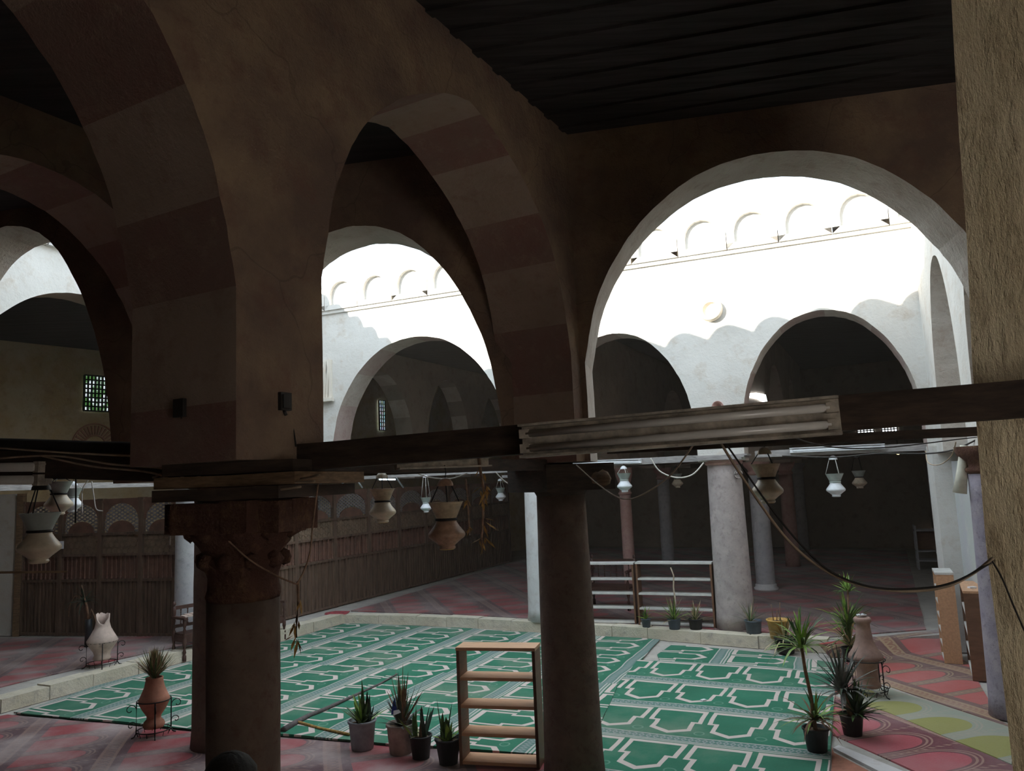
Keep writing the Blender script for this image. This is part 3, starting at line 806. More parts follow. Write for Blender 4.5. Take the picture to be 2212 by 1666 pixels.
# P2, with a dark wooden block capital
c = column((0.50, 8.80), 0.325, 0.275, 3.36, M['brownst'], 'dark brown column right of the near bookshelf', 'block', M['beam'], 0.29)
mb = MB()
for q in range(5):
    a = -0.5 + q * 0.22
    mb.lathe([(0, -.09), (.07, -.05), (.09, 0), (.06, .06), (0, .10)], (.40 + .05 * math.cos(q * 2.1), -.36 + q * .10, 3.19 + .03 * math.sin(q * 3)), n=8, jag=0.25, seed=q)
mb.build('carved_leaf', M['beam_tan'], c)
column((-3.96, 10.42), 0.36, 0.34, 3.38, M['brownst'], 'thick dark column standing behind the near left column', 'plain', M['redst'], 0.4)
column((0.50, 17.14), 0.36, 0.33, 3.22, M['marble'], 'white marble column on the far kerb left of the low bookshelves', 'plain', None, 0.30, z0=0.2)
column((4.15, 15.42), 0.365, 0.325, 3.24, M['granite'], 'thick grey pink granite column on the far kerb right of the low bookshelves', 'plain', M['pinkst'], 0.10, z0=0.2)
t = COL.objects[-1]
mb = MB()
for rr in (0.075, 0.045):
    pts = [(rr * math.cos(a * .5), 0, rr * math.sin(a * .5)) for a in range(0, 11)]
    mb.tube(pts, 0.014, 6)
sp = mb.build('scroll', M['granite'], bpy.data.objects[[o.name for o in COL.objects if o.name.startswith('stone_column')][-1]])
sp.location = (0.18, -0.34, 2.95)
column((3.0, 21.5), 0.165, 0.155, 3.24, M['pinkst'], 'slender pink column with faceted capital inside the far hall', 'drum', None, 0.75, z0=0.2)
column((6.22, 20.0), 0.235, 0.225, 3.24, M['greyst'], 'grey column on a pale footing inside the far hall', 'drum', M['pinkst'], 0.35, M['marble'], z0=0.2)
column((8.55, 24.6), 0.215, 0.205, 3.24, M['pinkst'], 'dim reddish column deepest in the far hall on the right', 'drum', None, 0.4, z0=0.2)
column((5.0, 26.4), 0.21, 0.20, 3.24, M['greyst'], 'dim dark column deep in the far hall behind the low bookshelves', 'drum', M['pinkst'], 0.4, z0=0.2)
column((10.6, 29.2), 0.2, 0.2, 3.24, M['greyst'], 'dim column against the back wall of the far hall', 'drum', None, 0.4, z0=0.2)
column((-6.92, 16.35), 0.26, 0.25, 3.2, M['greyst'], 'pale grey column on the left kerb behind the wooden bench', 'plain', None, 0.3, z0=0.2)
column((6.18, 10.15), 0.30, 0.24, 3.40, M['violetst'], 'mottled violet stone column partly hidden by the tan pier on the right', 'drum', M['redst'], 0.36)
column((-5.4, 20.1), 0.3, 0.3, 3.24, M['greyst'], 'column at the far left corner hidden behind the fence', 'plain', None, 0.3, z0=0.2)
column((-9.35, 11.4), 0.32, 0.30, 3.4, M['greyst'], 'column at the left corner of the courtyard beyond the frame', 'plain', None, 0.3)
for q in range(3):
    pass
# dark stone crown block above near capital and split planks over capitals
def planks(c, w, d, z0, z1, rz, label, mat=M['beam'], mat2=M['beam_tan']):
    t = thing('capital_planks', label, 'planks', (c[0], c[1], z0), rz)
    n = 3; h = (z1 - z0) / n
    for k in range(n):
        mb = MB(); e = 0.08 * noise(k, c[0])
        mb.bar((-w / 2 - e, 0.02 * k, h * (k + .5)), (w / 2 + e * 2, 0.02 * k, h * (k + .5)), d * (1 - 0.06 * k), h * 0.9, wob=0.12)
        mb.build('plank', mat if k != 1 else mat2, t)
    return t
planks((-1.56, 4.77), 0.84, 0.98, 3.16, 3.38, math.atan2(LB[1], LB[0]), 'stack of old planks between near capital and the arches above')
planks((4.15, 15.42), 0.95, 0.85, 3.44, 3.54, math.atan2(FD[1], FD[0]), 'grey weathered planks on top of the thick granite column', M['beam_grey'], M['beam_grey'])
# tan pier at the right edge: its long face looks left into the nave
mb = MB(); vs = []; fs = []
edge = [(2188, 1690), (2160, 1420), (2132, 1180), (2112, 960), (2103, 780), (2088, 520), (2074, 300), (2062, 130), (2056, -30), (2050, -160)]
for k, (x, y) in enumerate(edge):
    q = dy(x, y, 3.5)
    if k == 0: q.z = 0.0
    if k == len(edge) - 1: q.z = 7.15
    for m, (ax, ay) in enumerate(((0, 0), (.3, -.11), (.6, -.22), (1.25, -1.0), (1.6, .9), (.72, 1.0))):
        vs.append((q.x + ax + (0.012 * noise(k * 3, m) if m < 4 else 0), q.y + ay + (0.02 * noise(k * 5, m)), q.z))
for k in range(len(edge) - 1):
    for j in range(6):
        j2 = (j + 1) % 6; fs.append((k * 6 + j, k * 6 + j2, (k + 1) * 6 + j2, (k + 1) * 6 + j))
mb.add(vs, fs); struct(mb.build('wall_right', M['tan']), 'rough tan plastered pier at the right edge of the photograph')

# ------------------------------------------------------------------ beams
def beam(a, b, w, h, mat, label, wob=0.15):
    mb = MB(); mb.bar(a, b, w, h, wob=wob)
    return tag(mb.build('tie_beam', mat), label, 'beam')
zA = 0.5 * (dy(640, 965, 4.62).z + dy(640, 1013, 4.62).z)
mainL = dy(632, 991, 4.66); mainR = dy(2235, 860, 3.22); mainR = mainL + (mainR - mainL) * 1.26
beam(mainL, mainR, 0.13, 0.155, M['beam'], 'long dark tie beam crossing the whole view from near pier to right edge', 0.05)
beam(dy(1815, 905, 4.5), dy(2120, 893, 4.1), 0.10, 0.07, M['beam'], 'second dark beam just below the long one at right', 0.05)
leftL = dy(-160, 1000, 5.9); leftR = dy(415, 1010, 5.0)
beam(leftL, leftR, 0.16, 0.19, M['beam'], 'dark beam loaded with cables on the left side of near pier', 0.1)
beam((-1.45, 5.25, 3.36), (0.45, 8.6, 3.36), 0.12, 0.11, M['beam'], 'brown beam under the pointed arch running from near pier to next column', 0.05)
beam(on(A0, LB, 0.2, 3.50, .3), on(A0, LB, 4.6, 3.50, .3), 0.12, 0.09, M['beam'], 'brown beam across the big right hand arch', 0.05)
beam(on(A0, LB, -4.5, 3.40, .3), on(A0, LB, -0.2, 3.36, .3), 0.10, 0.09, M['beam'], 'brown beam across the narrow pointed arch', 0.05)
beam(on(F0, FD, 0.6, 3.50, .3), on(F0, FD, 3.9, 3.50, .3), 0.14, 0.13, M['beam_grey'], 'grey weathered beam left of the thick granite column', 0.1)
beam(on(F0, FD, 4.7, 3.52, .3), on(F0, FD, 7.9, 3.50, .3), 0.14, 0.13, M['beam_grey'], 'grey weathered beam right of the thick granite column', 0.1)
beam(on(F0, FD, -6.3, 3.46, .3), on(F0, FD, 0.0, 3.46, .3), 0.14, 0.11, M['beam_grey'], 'pale weathered beam above the far left fence', 0.1)
beam(on(J0, JD, -0.9, 3.45, .3), on(J0, JD, 3.9, 3.45, .3), 0.14, 0.10, M['beam_grey'], 'pale beam across the left courtyard arch', 0.1)
# bracket struts above the fence
for k, (x0, x1) in enumerate([(752, 736), (757, 783), (845, 872)]):
    mb = MB(); a = dy(x0, 1018, 18.6); b = dy(x1, 1054, 18.6); mb.tube([a, b], 0.022, 5)
    tag(mb.build('metal_strut', M['metal']), ['left leg of the inverted V strut above the fence', 'right leg of the inverted V strut above the fence', 'single slanting strut beside the lit tube above the fence'][k], 'strut')

# ------------------------------------------------------------------ fluorescent fixtures
def tube_fixture(a, b, label, boxh, tubes, mat_box, mat_tube, rt=0.019, front=-1):
    a = Vector(a); b = Vector(b); L = (b - a).length; d = (b - a).normalized()
    ang = math.atan2(d.y, d.x)
    t = thing('tube_light', label, 'light fixture', a, ang)
    t.rotation_euler = (0, -math.asin(d.z), ang)
    mb = MB(); mb.box((L / 2, 0.03, 0), (L, 0.05, boxh)); mb.box((L / 2, 0.0, boxh / 2), (L, 0.11, 0.012)); mb.box((L / 2, 0.0, -boxh / 2), (L, 0.11, 0.012))
    mb.build('housing', mat_box, t)
    for k, zz in enumerate(tubes):
        mb = MB(); mb.tube([(0.04, -0.035, zz), (L - 0.04, -0.035, zz)], rt, 12)
        tb = mb.build('tube', mat_tube, t)
        for xx in (0.03, L - 0.03):
            mb = MB(); mb.box((xx, -0.01, zz), (0.05, 0.085, rt * 2.4)); mb.build('socket', mat_box, tb)
    return t
tube_fixture(dy(1128, 954, 3.98), dy(1815, 897, 3.42), 'big twin tube light fixture on the long beam in the middle', 0.16, (0.035, -0.04), M['fix'], M['tube'])
tube_fixture(dy(-120, 1025, 5.7), dy(98, 1023, 5.35), 'twin tube light at the left edge below the cable laden beam', 0.13, (0.045, -0.045), M['fix'], M['tube'], rt=0.032)
tube_fixture(dy(858, 1003, 5.95), dy(1056, 997, 6.35), 'rusty empty light housing above the big hanging lamp', 0.07, (), M['fix'], M['tube'])
tube_fixture(on(F0, FD, 0.75, 3.545, .18), on(F0, FD, 2.45, 3.50, .18), 'white tube light on the grey beam left of the granite column', 0.07, (-0.01,), M['tube_far'], M['tube_far'])
tube_fixture(on(F0, FD, 5.35, 3.56, .18), on(F0, FD, 7.0, 3.55, .18), 'white tube light on the grey beam right of the granite column', 0.08, (-0.01,), M['tube_far'], M['tube_far'])
tube_fixture(dy(816, 1036, 24.0), dy(856, 1036, 24.2), 'small lit blue white tube light above the fence', 0.05, (0.0,), M['fix'], M['tube_on'], rt=0.03)
tube_fixture(dy(1084, 1030, 22.0), dy(1120, 1029, 22.0), 'small white tube light beside the pale lamp near the white column', 0.06, (0.0,), M['tube_far'], M['tube_far'])

# ------------------------------------------------------------------ hanging mosque lamps
def lamp(w, top_h, mats, label, loc, hook=0.0, group=None, capz=None):
    """w = widest diameter; origin at the foot"""
    r = w / 2
    t = thing('mosque_lamp', label, 'hanging lamp', loc, 0.3, group)
    mb = MB(); mb.lathe([(r * .42, 0), (r * .46, r * .06), (r * .44, r * .14), (r * .40, r * .16), (r * .60, r * .34), (r * .96, r * .62), (r, r * .74), (r * .97, r * .86), (r * .70, r * 1.20), (r * .56, r * 1.42), (r * .54, r * 1.52)], n=28)
    mb.build('body', mats[0], t)
    mb = MB(); mb.lathe([(r * .55, r * 1.50), (r * .60, r * 1.52), (r * .60, r * 1.62), (r * .54, r * 1.64)], n=28)
    mb.build('collar', mats[3], t)
    mb = MB(); mb.lathe([(r * .54, r * 1.62), (r * .66, r * 1.9), (r * .92, r * 2.46), (r * .96, r * 2.50), (r * .90, r * 2.50), (r * .62, r * 1.9), (r * .45, r * 1.66)], n=28, cap=False)
    for zz in (1.80, 2.34):
        mb.lathe([(r * (.50 + (zz - 1.62) * .47), r * zz), (r * (.56 + (zz - 1.62) * .47), r * (zz + .02)), (r * (.52 + (zz - 1.62) * .47), r * (zz + .04))], n=28, cap=False)
    mb.build('cup', mats[1], t)
    mb = MB(); mb.lathe([(r * .36, -0.0), (r * .40, r * .03), (r * .38, -r * .03)], n=20); mb.build('foot_ring', mats[2], t)
    zc = r * 2.5 + top_h
    mb = MB(); mb.lathe([(r * .46, 0), (r * .42, r * .18), (r * .28, r * .36), (r * .10, r * .44), (0, r * .45)], (0, 0, zc), n=16, cap=False)
    cp = mb.build('canopy_cap', mats[4], t)
    for k in range(3):
        a = 2 * math.pi * k / 3 + 0.4
        mb = MB(); mb.tube([(r * .90 * math.cos(a), r * .90 * math.sin(a), r * 2.46), (r * .40 * math.cos(a), r * .40 * math.sin(a), zc + r * .05)], max(0.004, r * 0.035), 5)
        mb.build('chain', mats[5], t)
    mb = MB(); mb.tube([(0, 0, zc + r * .42), (0.01, 0, zc + r * .42 + hook * .5), (0, 0, zc + r * .42 + hook)], max(0.005, r * 0.04), 5); mb.build('hook', M['iron'], t)
    return t
brn = (M['brass_body'], M['brass'], M['glass_rim'], M['iron'], M['brass_body'], M['iron'])
mix_ = (M['lamp_cream'], M['brass'], M['glass_rim'], M['iron'], M['lamp_cream'], M['iron'])
wht = (M['lamp_white'], M['lamp_green'], M['lamp_white'], M['lamp_green'], M['lamp_white'], M['wire_white'])
crm = (M['lamp_cream'], M['lamp_green'], M['lamp_cream'], M['iron'], M['iron'], M['iron'])
def lamp_px(x, yb, Y, wpx, ytop, yhook, mats, label):
    p = dy(x, yb, Y); w = wpx * Y / FPX
    ztop = dy(x, ytop, Y).z; zh = dy(x, yhook, Y).z
    r = w / 2; th = max(0.03, ztop - p.z - 2.5 * r - .45 * r)
    return lamp(w, th, mats, label, p, max(0.02, zh - p.z - 2.95 * r - th))
lamp_px(966, 1186, 6.12, 79, 1032, 1004, brn, 'large brown mosque lamp with script band hanging below the rusty housing')
lamp_px(827, 1129, 9.0, 57, 1020, 1006, mix_, 'half brown half cream mosque lamp hanging in front of the fence')
lamp_px(1660, 1086, 8.2, 66, 966, 958, mix_, 'cream and rust mosque lamp hanging right of the granite column')
lamp_px(84, 1216, 5.6, 84, 1040, 1030, crm, 'large cream and green lamp nearest the left edge')
lamp_px(126, 1112, 10.0, 56, 1046, 1030, crm, 'middle lamp of the three at left, cream bulb under green cup')
lamp_px(156, 1106, 11.5, 40, 1040, 1020, wht, 'hindmost white lamp of the three at left')
lamp_px(921, 1107, 18.0, 25, 1026, 1016, wht, 'small white lamp left of the large brown lamp')
lamp_px(1082, 1082, 20.0, 22, 1034, 1020, wht, 'smallest grey lamp by the short white tube light')
lamp_px(1350, 1063, 16.1, 32, 1006, 998, wht, 'white lamp below the white tube left of granite column')
beam((3.0, 21.5, 3.52), (6.22, 20.0, 3.52), .12, .12, M['beam'], 'dim beam inside the far hall carrying the cream lamp')
beam((6.22, 20.0, 3.52), (9.9, 18.4, 3.52), .12, .12, M['beam'], 'dim beam inside the far hall right of the grey column')
lamp_px(1464, 1054, 20.85, 24, 1006, 1000, crm, 'dim cream lamp behind the looping wire left of granite column')
lamp_px(1807, 1073, 14.6, 39, 984, 970, wht, 'bright white lamp on long chains right of the granite column')
lamp_px(1858, 1055, 18.97, 30, 982, 969, crm, 'dim grey lamp behind the bright white one at right')

# ------------------------------------------------------------------ wires
def wire(pts, r, mat, label, name='cable', n=5):
    pts = [Vector(p) for p in pts]; out = []
    m = len(pts)
    for i in range(m - 1):
        p0 = pts[max(i - 1, 0)]; p1 = pts[i]; p2 = pts[i + 1]; p3 = pts[min(i + 2, m - 1)]
        for k in range(6):
            t = k / 6
            out.append(0.5 * ((2 * p1) + (p2 - p0) * t + (2 * p0 - 5 * p1 + 4 * p2 - p3) * t * t + (3 * p1 - p0 - 3 * p2 + p3) * t ** 3))
    out.append(pts[-1])
    mb = MB(); mb.tube(out, r, n)
    return tag(mb.build(name, mat), label, 'cable')
def wpx(l, Y0, Y1=None):
    n = len(l); Y1 = Y1 if Y1 is not None else Y0
    return [dy(x, y, Y0 + (Y1 - Y0) * i / (n - 1)) for i, (x, y) in enumerate(l)]
wire(wpx([(1556, 956), (1590, 1010), (1640, 1085), (1700, 1165), (1770, 1225), (1850, 1262), (1950, 1277), (2040, 1268), (2100, 1240), (2146, 1205)], 3.85, 3.35), 0.007, M['wire_tan'], 'thick brown cable sagging from the long beam to the tan pier')
wire(wpx([(1566, 956), (1604, 1010), (1654, 1082), (1715, 1160), (1790, 1232), (1880, 1268), (1980, 1272), (2060, 1258), (2142, 1215)], 3.84, 3.36), 0.005, M['wire'], 'thin black cable twisted beside the thick brown sagging one')
wire(wpx([(2142, 1210), (2165, 1250), (2190, 1310), (2212, 1360), (2230, 1400)], 3.37, 3.3), 0.004, M['wire'], 'thin dark cable running down the tan pier')
wire(wpx([(1245, 1005), (1290, 1045), (1330, 1072), (1362, 1078), (1400, 1062), (1450, 1025), (1500, 958)], 7.6, 5.0), 0.006, M['wire_tan'], 'brown wire drooping between near capital and the big light')
wire(wpx([(1405, 990), (1425, 1018), (1460, 1032), (1495, 1026), (1520, 1000)], 14.5), 0.014, M['wire_white'], 'white wire loop hanging left of the granite column')
wire(wpx([(1262, 1058), (1290, 1046), (1306, 1030), (1314, 1012)], 8.6), 0.010, M['wire_white'], 'white wire beside the capital of the middle column')
wire(wpx([(1070, 1020), (1090, 1040), (1118, 1056)], 9.6), 0.008, M['wire_white'], 'white wire left of the middle column')
wire(wpx([(900, 1022), (930, 1032), (975, 1034), (1010, 1022)], 9.2), 0.008, M['wire_white'], 'white wire sagging above the large brown lamp')
wire(wpx([(460, 1130), (495, 1170), (540, 1210), (590, 1240), (630, 1258), (645, 1256), (668, 1200), (676, 1130), (690, 1025)], 4.5, 4.6), 0.0055, M['rope'], 'brown cord looped under the near capital')
wire(wpx([(1640, 905), (1760, 960), (1900, 968), (2080, 948), (2110, 945)], 4.6, 9.5), 0.006, M['wire'], 'black wire stretched across the right arch')
wire(wpx([(1690, 985), (1800, 988), (1900, 980), (2000, 980), (2060, 972), (2110, 950)], 13.0, 10.0), 0.012, M['wire'], 'twisted rope of wires sagging below the right hand beam')
wire(wpx([(2000, 975), (2005, 1000), (2030, 1004), (2055, 985), (2065, 955)], 12.0, 10.0), 0.008, M['wire_tan'], 'tangled wire loop at the far right corner')
wire(wpx([(388, 890), (395, 925), (410, 955), (420, 975)], 4.55), 0.005, M['wire'], 'wire hanging from the left junction box')
wire(wpx([(618, 885), (632, 920), (640, 965)], 4.55), 0.005, M['wire'], 'wire hanging from the right junction box')
for k, (l, lab) in enumerate([
    ([(0, 968), (140, 978), (280, 985), (380, 990), (430, 1030), (520, 1045), (640, 1036), (690, 1026)], 'uppermost cable on the left beam, bending around the planks'),
    ([(0, 990), (120, 985), (240, 1003), (360, 1014), (420, 1045), (500, 1052), (600, 1044), (680, 1040)], 'second cable along the left beam and the planks'),
    ([(90, 985), (200, 1008), (330, 1022), (420, 1058), (520, 1066), (650, 1052)], 'third cable along the left beam and the planks'),
    ([(340, 962), (362, 990), (352, 1020), (330, 1032)], 'short cable loop hanging over the left beam'),
    ([(372, 964), (386, 1000), (372, 1028), (345, 1035)], 'second short cable loop near the end of left beam')]):
    wire(wpx(l, 5.25 - 0.1 * k * 0, 4.15 if k < 3 else 4.9), 0.007, M['wire_tan'], lab)
wire([dy(-20, 962, 5.75), dy(100, 966, 5.55), dy(200, 970, 5.4), dy(330, 974, 5.15), dy(410, 985, 5.0)], 0.055, M['wire'], 'thick dark bundle of cables lying on the left beam', n=8)
wire(wpx([(163, 1010), (164, 1060), (163, 1130)], 5.3), 0.006, M['wire'], 'dark cord hanging straight down beside the left lamps')
wire(wpx([(190, 1038), (178, 1060), (178, 1110)], 10.5), 0.008, M['wire_white'], 'left white cord dangling before the wooden screen')
wire(wpx([(198, 1040), (203, 1075), (208, 1100), (222, 1104)], 10.5), 0.008, M['wire_white'], 'right white cord dangling before the wooden screen')
wire(wpx([(367, 1070), (368, 1120), (367, 1178)], 7.0), 0.005, M['wire_white'], 'thin pull cord with white end left of the near column')
for x, y, Y, lab in ((392, 882, 4.5, 'dark junction box on the left face of near pier'), (612, 868, 4.42, 'dark junction box on the right face of near pier')):
    P_, D_ = (C1, RA) if x > 500 else (C1, (RA[1] * -1, RA[0]))
    p = pl(x, y, P_, D_)
    mb = MB(); mb.box((0, 0, 0), (0.085, 0.05, 0.105)); mb.box((0.0, -0.028, 0.0), (0.06, 0.012, 0.08)); mb.tube([(0, 0, -.04), (0.0, -.02, -.08)], 0.01, 6)
    o = mb.build('junction_box', M['black'], loc=p); o.rotation_euler = (0, 0, math.atan2(D_[1], D_[0])); tag(o, lab, 'junction box')
# dried plant bundles
def dried(pts, label, r, leafy, seed):
    t = thing('dried_plant', label, 'dried plant', pts[0])
    loc = [Vector(p) - Vector(pts[0]) for p in pts]
    mb = MB(); mb.tube(loc, r, 7, r2=r * .6); mb.build('stalk', M['rope'], t)
    rnd = random.Random(seed); mb = MB()
    for k in range(leafy):
        q = rnd.choice(loc[1:]) + Vector((rnd.uniform(-1, 1), rnd.uniform(-1, 1), rnd.uniform(-1, 1))) * r * 2
        d = Vector((rnd.uniform(-1, 1), rnd.uniform(-1, 1), rnd.uniform(-2.5, -.3))).normalized() * r * rnd.uniform(5, 11)
        s = Vector((rnd.uniform(-1, 1), rnd.uniform(-1, 1), 0)).normalized() * r * 1.0
        mb.add([q, q + d * .5 + s, q + d, q + d * .5 - s], [(0, 1, 2, 3)])
    mb.build('dry_leaves', M['dry_leaf'], t)
    return t
dried([dy(1034, 985, 6.3), dy(1038, 1020, 6.3), dy(1044, 1055, 6.3), dy(1045, 1080, 6.3), dy(1043, 1125, 6.3), dy(1040, 1168, 6.3)], 'withered brown plant hanging right of the large brown lamp', 0.014, 26, 3)
dried([dy(1006, 1035, 6.4), dy(1010, 1080, 6.4), dy(1014, 1140, 6.4)], 'thin dry strands between large lamp and withered plant', 0.008, 14, 4)
dried([dy(643, 1256, 4.58), dy(644, 1300, 4.58), dy(641, 1340, 4.58), dy(640, 1378, 4.58)], 'dried root bundle hanging on the cord right of near column', 0.010, 16, 5)
mb = MB(); mb.bar(dy(-60, 1238, 5.2), dy(146, 1235, 5.5), 0.018, 0.014)
tag(mb.build('wooden_pole', M['beam_tan']), 'thin pale wooden pole sticking in from the left edge', 'pole')

# ------------------------------------------------------------------ fence
def turned(mb, x, y, z0, z1, r, n=7):
    h = z1 - z0
    prof = [(r, 0), (r, .10), (r * .45, .14), (r * .9, .22), (r * .5, .30), (r * .75, .5), (r * .5, .70), (r * .9, .78), (r * .45, .86), (r, .90), (r, 1)]
    mb.lathe([(a, b * h) for a, b in prof], (x, y, z0), n=n)
def fence(origin, D, bays, w, label, z0=0.2, H=2.95):
    ang = math.atan2(D[1], D[0])
    t = thing('wooden_screen_fence', label, 'fence', (origin[0], origin[1], z0), ang)
    hb, hm, hx, ht = 1.20, 1.76, 2.22, H
    panel = MB(); bal = MB(); hexp = MB(); lat = MB(); arch = MB()
    nb = 11
    for k in range(nb):
        x = w * (k + .5) / nb
        panel.box((x, 0, hb / 2), (w / nb * .55, 0.05, hb)); panel.box((x, 0.012, hb / 2), (w / nb, 0.02, hb))
    for z in (0.04, hb, hm, hx):
        panel.box((w / 2, -0.015, z), (w, 0.07, 0.055))
    arch.box((w / 2, 0, H - .03), (w, 0.07, 0.09))
    for k in range(9):
        turned(bal, w * (k + .5) / 9, 0, hb + .02, hm - .02, 0.028, 6)
    bal.box((w / 2, 0.03, (hb + hm) / 2), (w, 0.012, hm - hb - .04), mi=0)
    hexp.box((w / 2, 0.01, (hm + hx) / 2), (w, 0.02, hx - hm - .05))
    for i in range(7):
        for j in range(3):
            cx = w * (i + .5 + .5 * (j % 2)) / 7.5; cz = hm + .08 + (hx - hm - .16) * j / 2
            pts = [(cx + .075 * math.cos(math.pi / 3 * q), -0.005, cz + .075 * math.sin(math.pi / 3 * q)) for q in range(7)]
            hexp.tube(pts, 0.008, 4)
    # slanting lattice clipped by an arch opening
    x0, x1, za, zt = 0.10, w - 0.10, hx + .03, H - .09
    cxm = w / 2; ra = (x1 - x0) / 2; hh = zt - za
    def ins(x, z):
        if not (x0 <= x <= x1 and za <= z <= zt): return False
        u = (x - cxm) / ra; v = (z - za) / hh
        if v > 0.45 and u * u + ((v - .45) / .55) ** 2 > 1: return False
        if v < 0.42 and (u / .80) ** 2 + (v / .42) ** 2 < 1: return False
        return True
    for sgn in (0.55, -0.55):
        c = -1.0
        while c < 2.6:
            seg = None; st = 0.02; x = x0
            while x <= x1 + st:
                z = za + c + sgn * (x - x0)
                if ins(x, z):
                    if seg is None: seg = x
                else:
                    if seg is not None and x - seg > .05:
                        lat.bar((seg, 0.0, za + c + sgn * (seg - x0)), (x - st, 0.0, za + c + sgn * (x - st - x0)), 0.02, 0.026)
                    seg = None
                x += st
            c += 0.082
    # spandrels
    for sx in (-1, 1):
        N = 8; pts = []
        for q in range(N + 1):
            a = math.pi / 2 * q / N
            pts.append((cxm + sx * ra * math.cos(a), za + hh * .45 + hh * .55 * math.sin(a)))
        out = [(cxm + sx * (w / 2 - .03), za + hh * .45)] + pts + [(cxm, H - .06), (cxm + sx * (w / 2 - .03), H - .06)]
        if sx > 0: out = list(reversed(out))
        arch.upright(out, (0, -0.012), (1, 0), 0.03)
    low = [(cxm + ra * .80 * math.cos(math.pi * q / 12), za + hh * .40 * math.sin(math.pi * q / 12)) for q in range(13)]
    arch.upright(low, (0, -0.014), (1, 0), 0.03)
    post = MB(); post.box((0, 0, H / 2), (0.11, 0.11, H)); post.box((0, 0, H), (0.15, 0.13, 0.05))
    parts = [('board_panel', panel, M['fence']), ('baluster_row', bal, M['fence_red']), ('carved_panel', hexp, M['fence_hex']), ('lattice', lat, M['lattice']), ('arched_board', arch, M['fence_red'])]
    protos = []
    for k in range(bays):
        for j, (nm, mb, mt) in enumerate(parts):
            if k == 0: o = mb.build(nm, mt, t); protos.append(o)
            else: o = protos[j].copy(); COL.objects.link(o); o.parent = t; o.location = (k * w, 0, 0)
    pp = None
    for k in range(bays + 1):
        if pp is None: pp = post.build('post', M['fence'], t)
        else:
            o = pp.copy(); COL.objects.link(o); o.parent = t; o.location = (k * w, 0, 0)
    return t
FBD = nrm(5.34, 11.16)
fbo = (-5.47 + FBD[0] * (.15 - 1.46), 18.75 + FBD[1] * (.15 - 1.46))
fence(fbo, FBD, 9, 1.46, 'long wooden screen fence running back from the courtyard corner')
fence((-11.45, 18.02), nrm(3.44, -0.84), 5, 1.07, 'dark wooden screen fence with lattice arches behind the broken urn', H=2.98)
mb = MB(); mb.box((-11.5, 18.0, 1.75), (0.14, 0.14, 3.3))
tag(mb.build('timber_post', M['beam_tan']), 'orange brown timber post at the left end of the far left screen', 'post')
wall_box('wall_left_stub', (-12.6, 18.2), (-11.65, 18.0), 0.2, 3.4, 0.25, M['white'], 'pale wall strip at the left edge beside the screen')
# small white sign
p = dy(124, 1178, 17.6); mb = MB(); mb.box((0, 0, 0), (0.28, 0.02, 0.17)); mb.box((0, -.012, .02), (0.22, 0.004, 0.015), mi=1); mb.box((0, -.012, -.02), (0.22, 0.004, 0.015), mi=1)
o = mb.build('notice_plate', [M['whitep'], M['pot_blue']], loc=p); tag(o, 'small white notice plate on the far left screen', 'sign')

# ------------------------------------------------------------------ windows
def grille(t, w, h, nx, nz, mat, r=0.015, th=0.08):
    mb = MB()
    for k in range(nx + 1): mb.box((-w / 2 + w * k / nx, 0, h / 2), (r * 2, th, h))
    for k in range(nz + 1): mb.box((0, 0, h * k / nz), (w, th, r * 2))
    return mb.build('grille', mat, t)
def window(name, P, D, u, z, w, h, nx, nz, glass, frame, label, off=-0.06, r=0.015):
    o = bpy.data.objects.new(name, None); COL.objects.link(o)
    o.location = on(P, D, u, z, off); o.rotation_euler = (0, 0, math.atan2(D[1], D[0])); struct(o, label, 'window')
    mb = MB(); mb.box((0, 0.03, h / 2), (w, 0.02, h)); mb.build('pane', glass, o)
    grille(o, w, h, nx, nz, frame, r)
    return o
window('window_1', L0, LD, 2.29, 5.47, 0.72, 0.92, 8, 8, M['win_leaf'], M['iron'], 'square grilled window glowing green and white on the ochre left wall', r=0.017)
BD = nrm(23.0, -12.5); B0 = (-5.0, 39.0)
def bwin(name, xa, ya, xb, yb, nx, nz, glass, label, r=0.02):
    a = pl(xa, yb, B0, BD); b = pl(xb, ya, B0, BD); w = (Vector(b[:2]) - Vector(a[:2])).length
    c = (a + b) / 2; u = (c.x - B0[0]) * BD[0] + (c.y - B0[1]) * BD[1]
    return window(name, B0, BD, u, a.z, w, b.z - a.z, nx, nz, glass, M['beam'], label, r=r)
window('rear_fill_pane', (10.0, -3.0), (-1, 0), 10.0 - 4.6, 1.0, 2.2, 3.0, 4, 6, M['rear_fill'], M['beam'], 'added glowing pane with a grille behind the viewer, lighting the right pier', r=0.02)  # unseen emitter added to brighten the tan pier and nave
bwin('window_2', 1853, 922, 1887, 940, 5, 2, M['win'], 'left one of two small bright windows deep in the far hall')
bwin('window_3', 1906, 917, 1937, 938, 5, 2, M['win'], 'right one of two small bright windows deep in the far hall')
bwin('window_4', 1356, 893, 1369, 901, 3, 1, M['win_stain'], 'tiny glinting window seen over the big twin tube light')
FWD = nrm(0.43, 0.90)
p = dy(826, 898, 27.0)
window('window_5', L0, LD, 0, 0, 0.75, 1.2, 3, 8, M['win_stain'], M['beam'], 'tall narrow stained glass window inside the far left arch', r=0.015)
w5 = COL.objects['window_5']; q = pl(824, 930, L0, LD); w5.location = q + Vector((0.05, -0.08, 0)); k5 = (pl(824, 866, L0, LD).z - q.z) / 1.2; w5.scale = (k5 * .42, 1, k5)
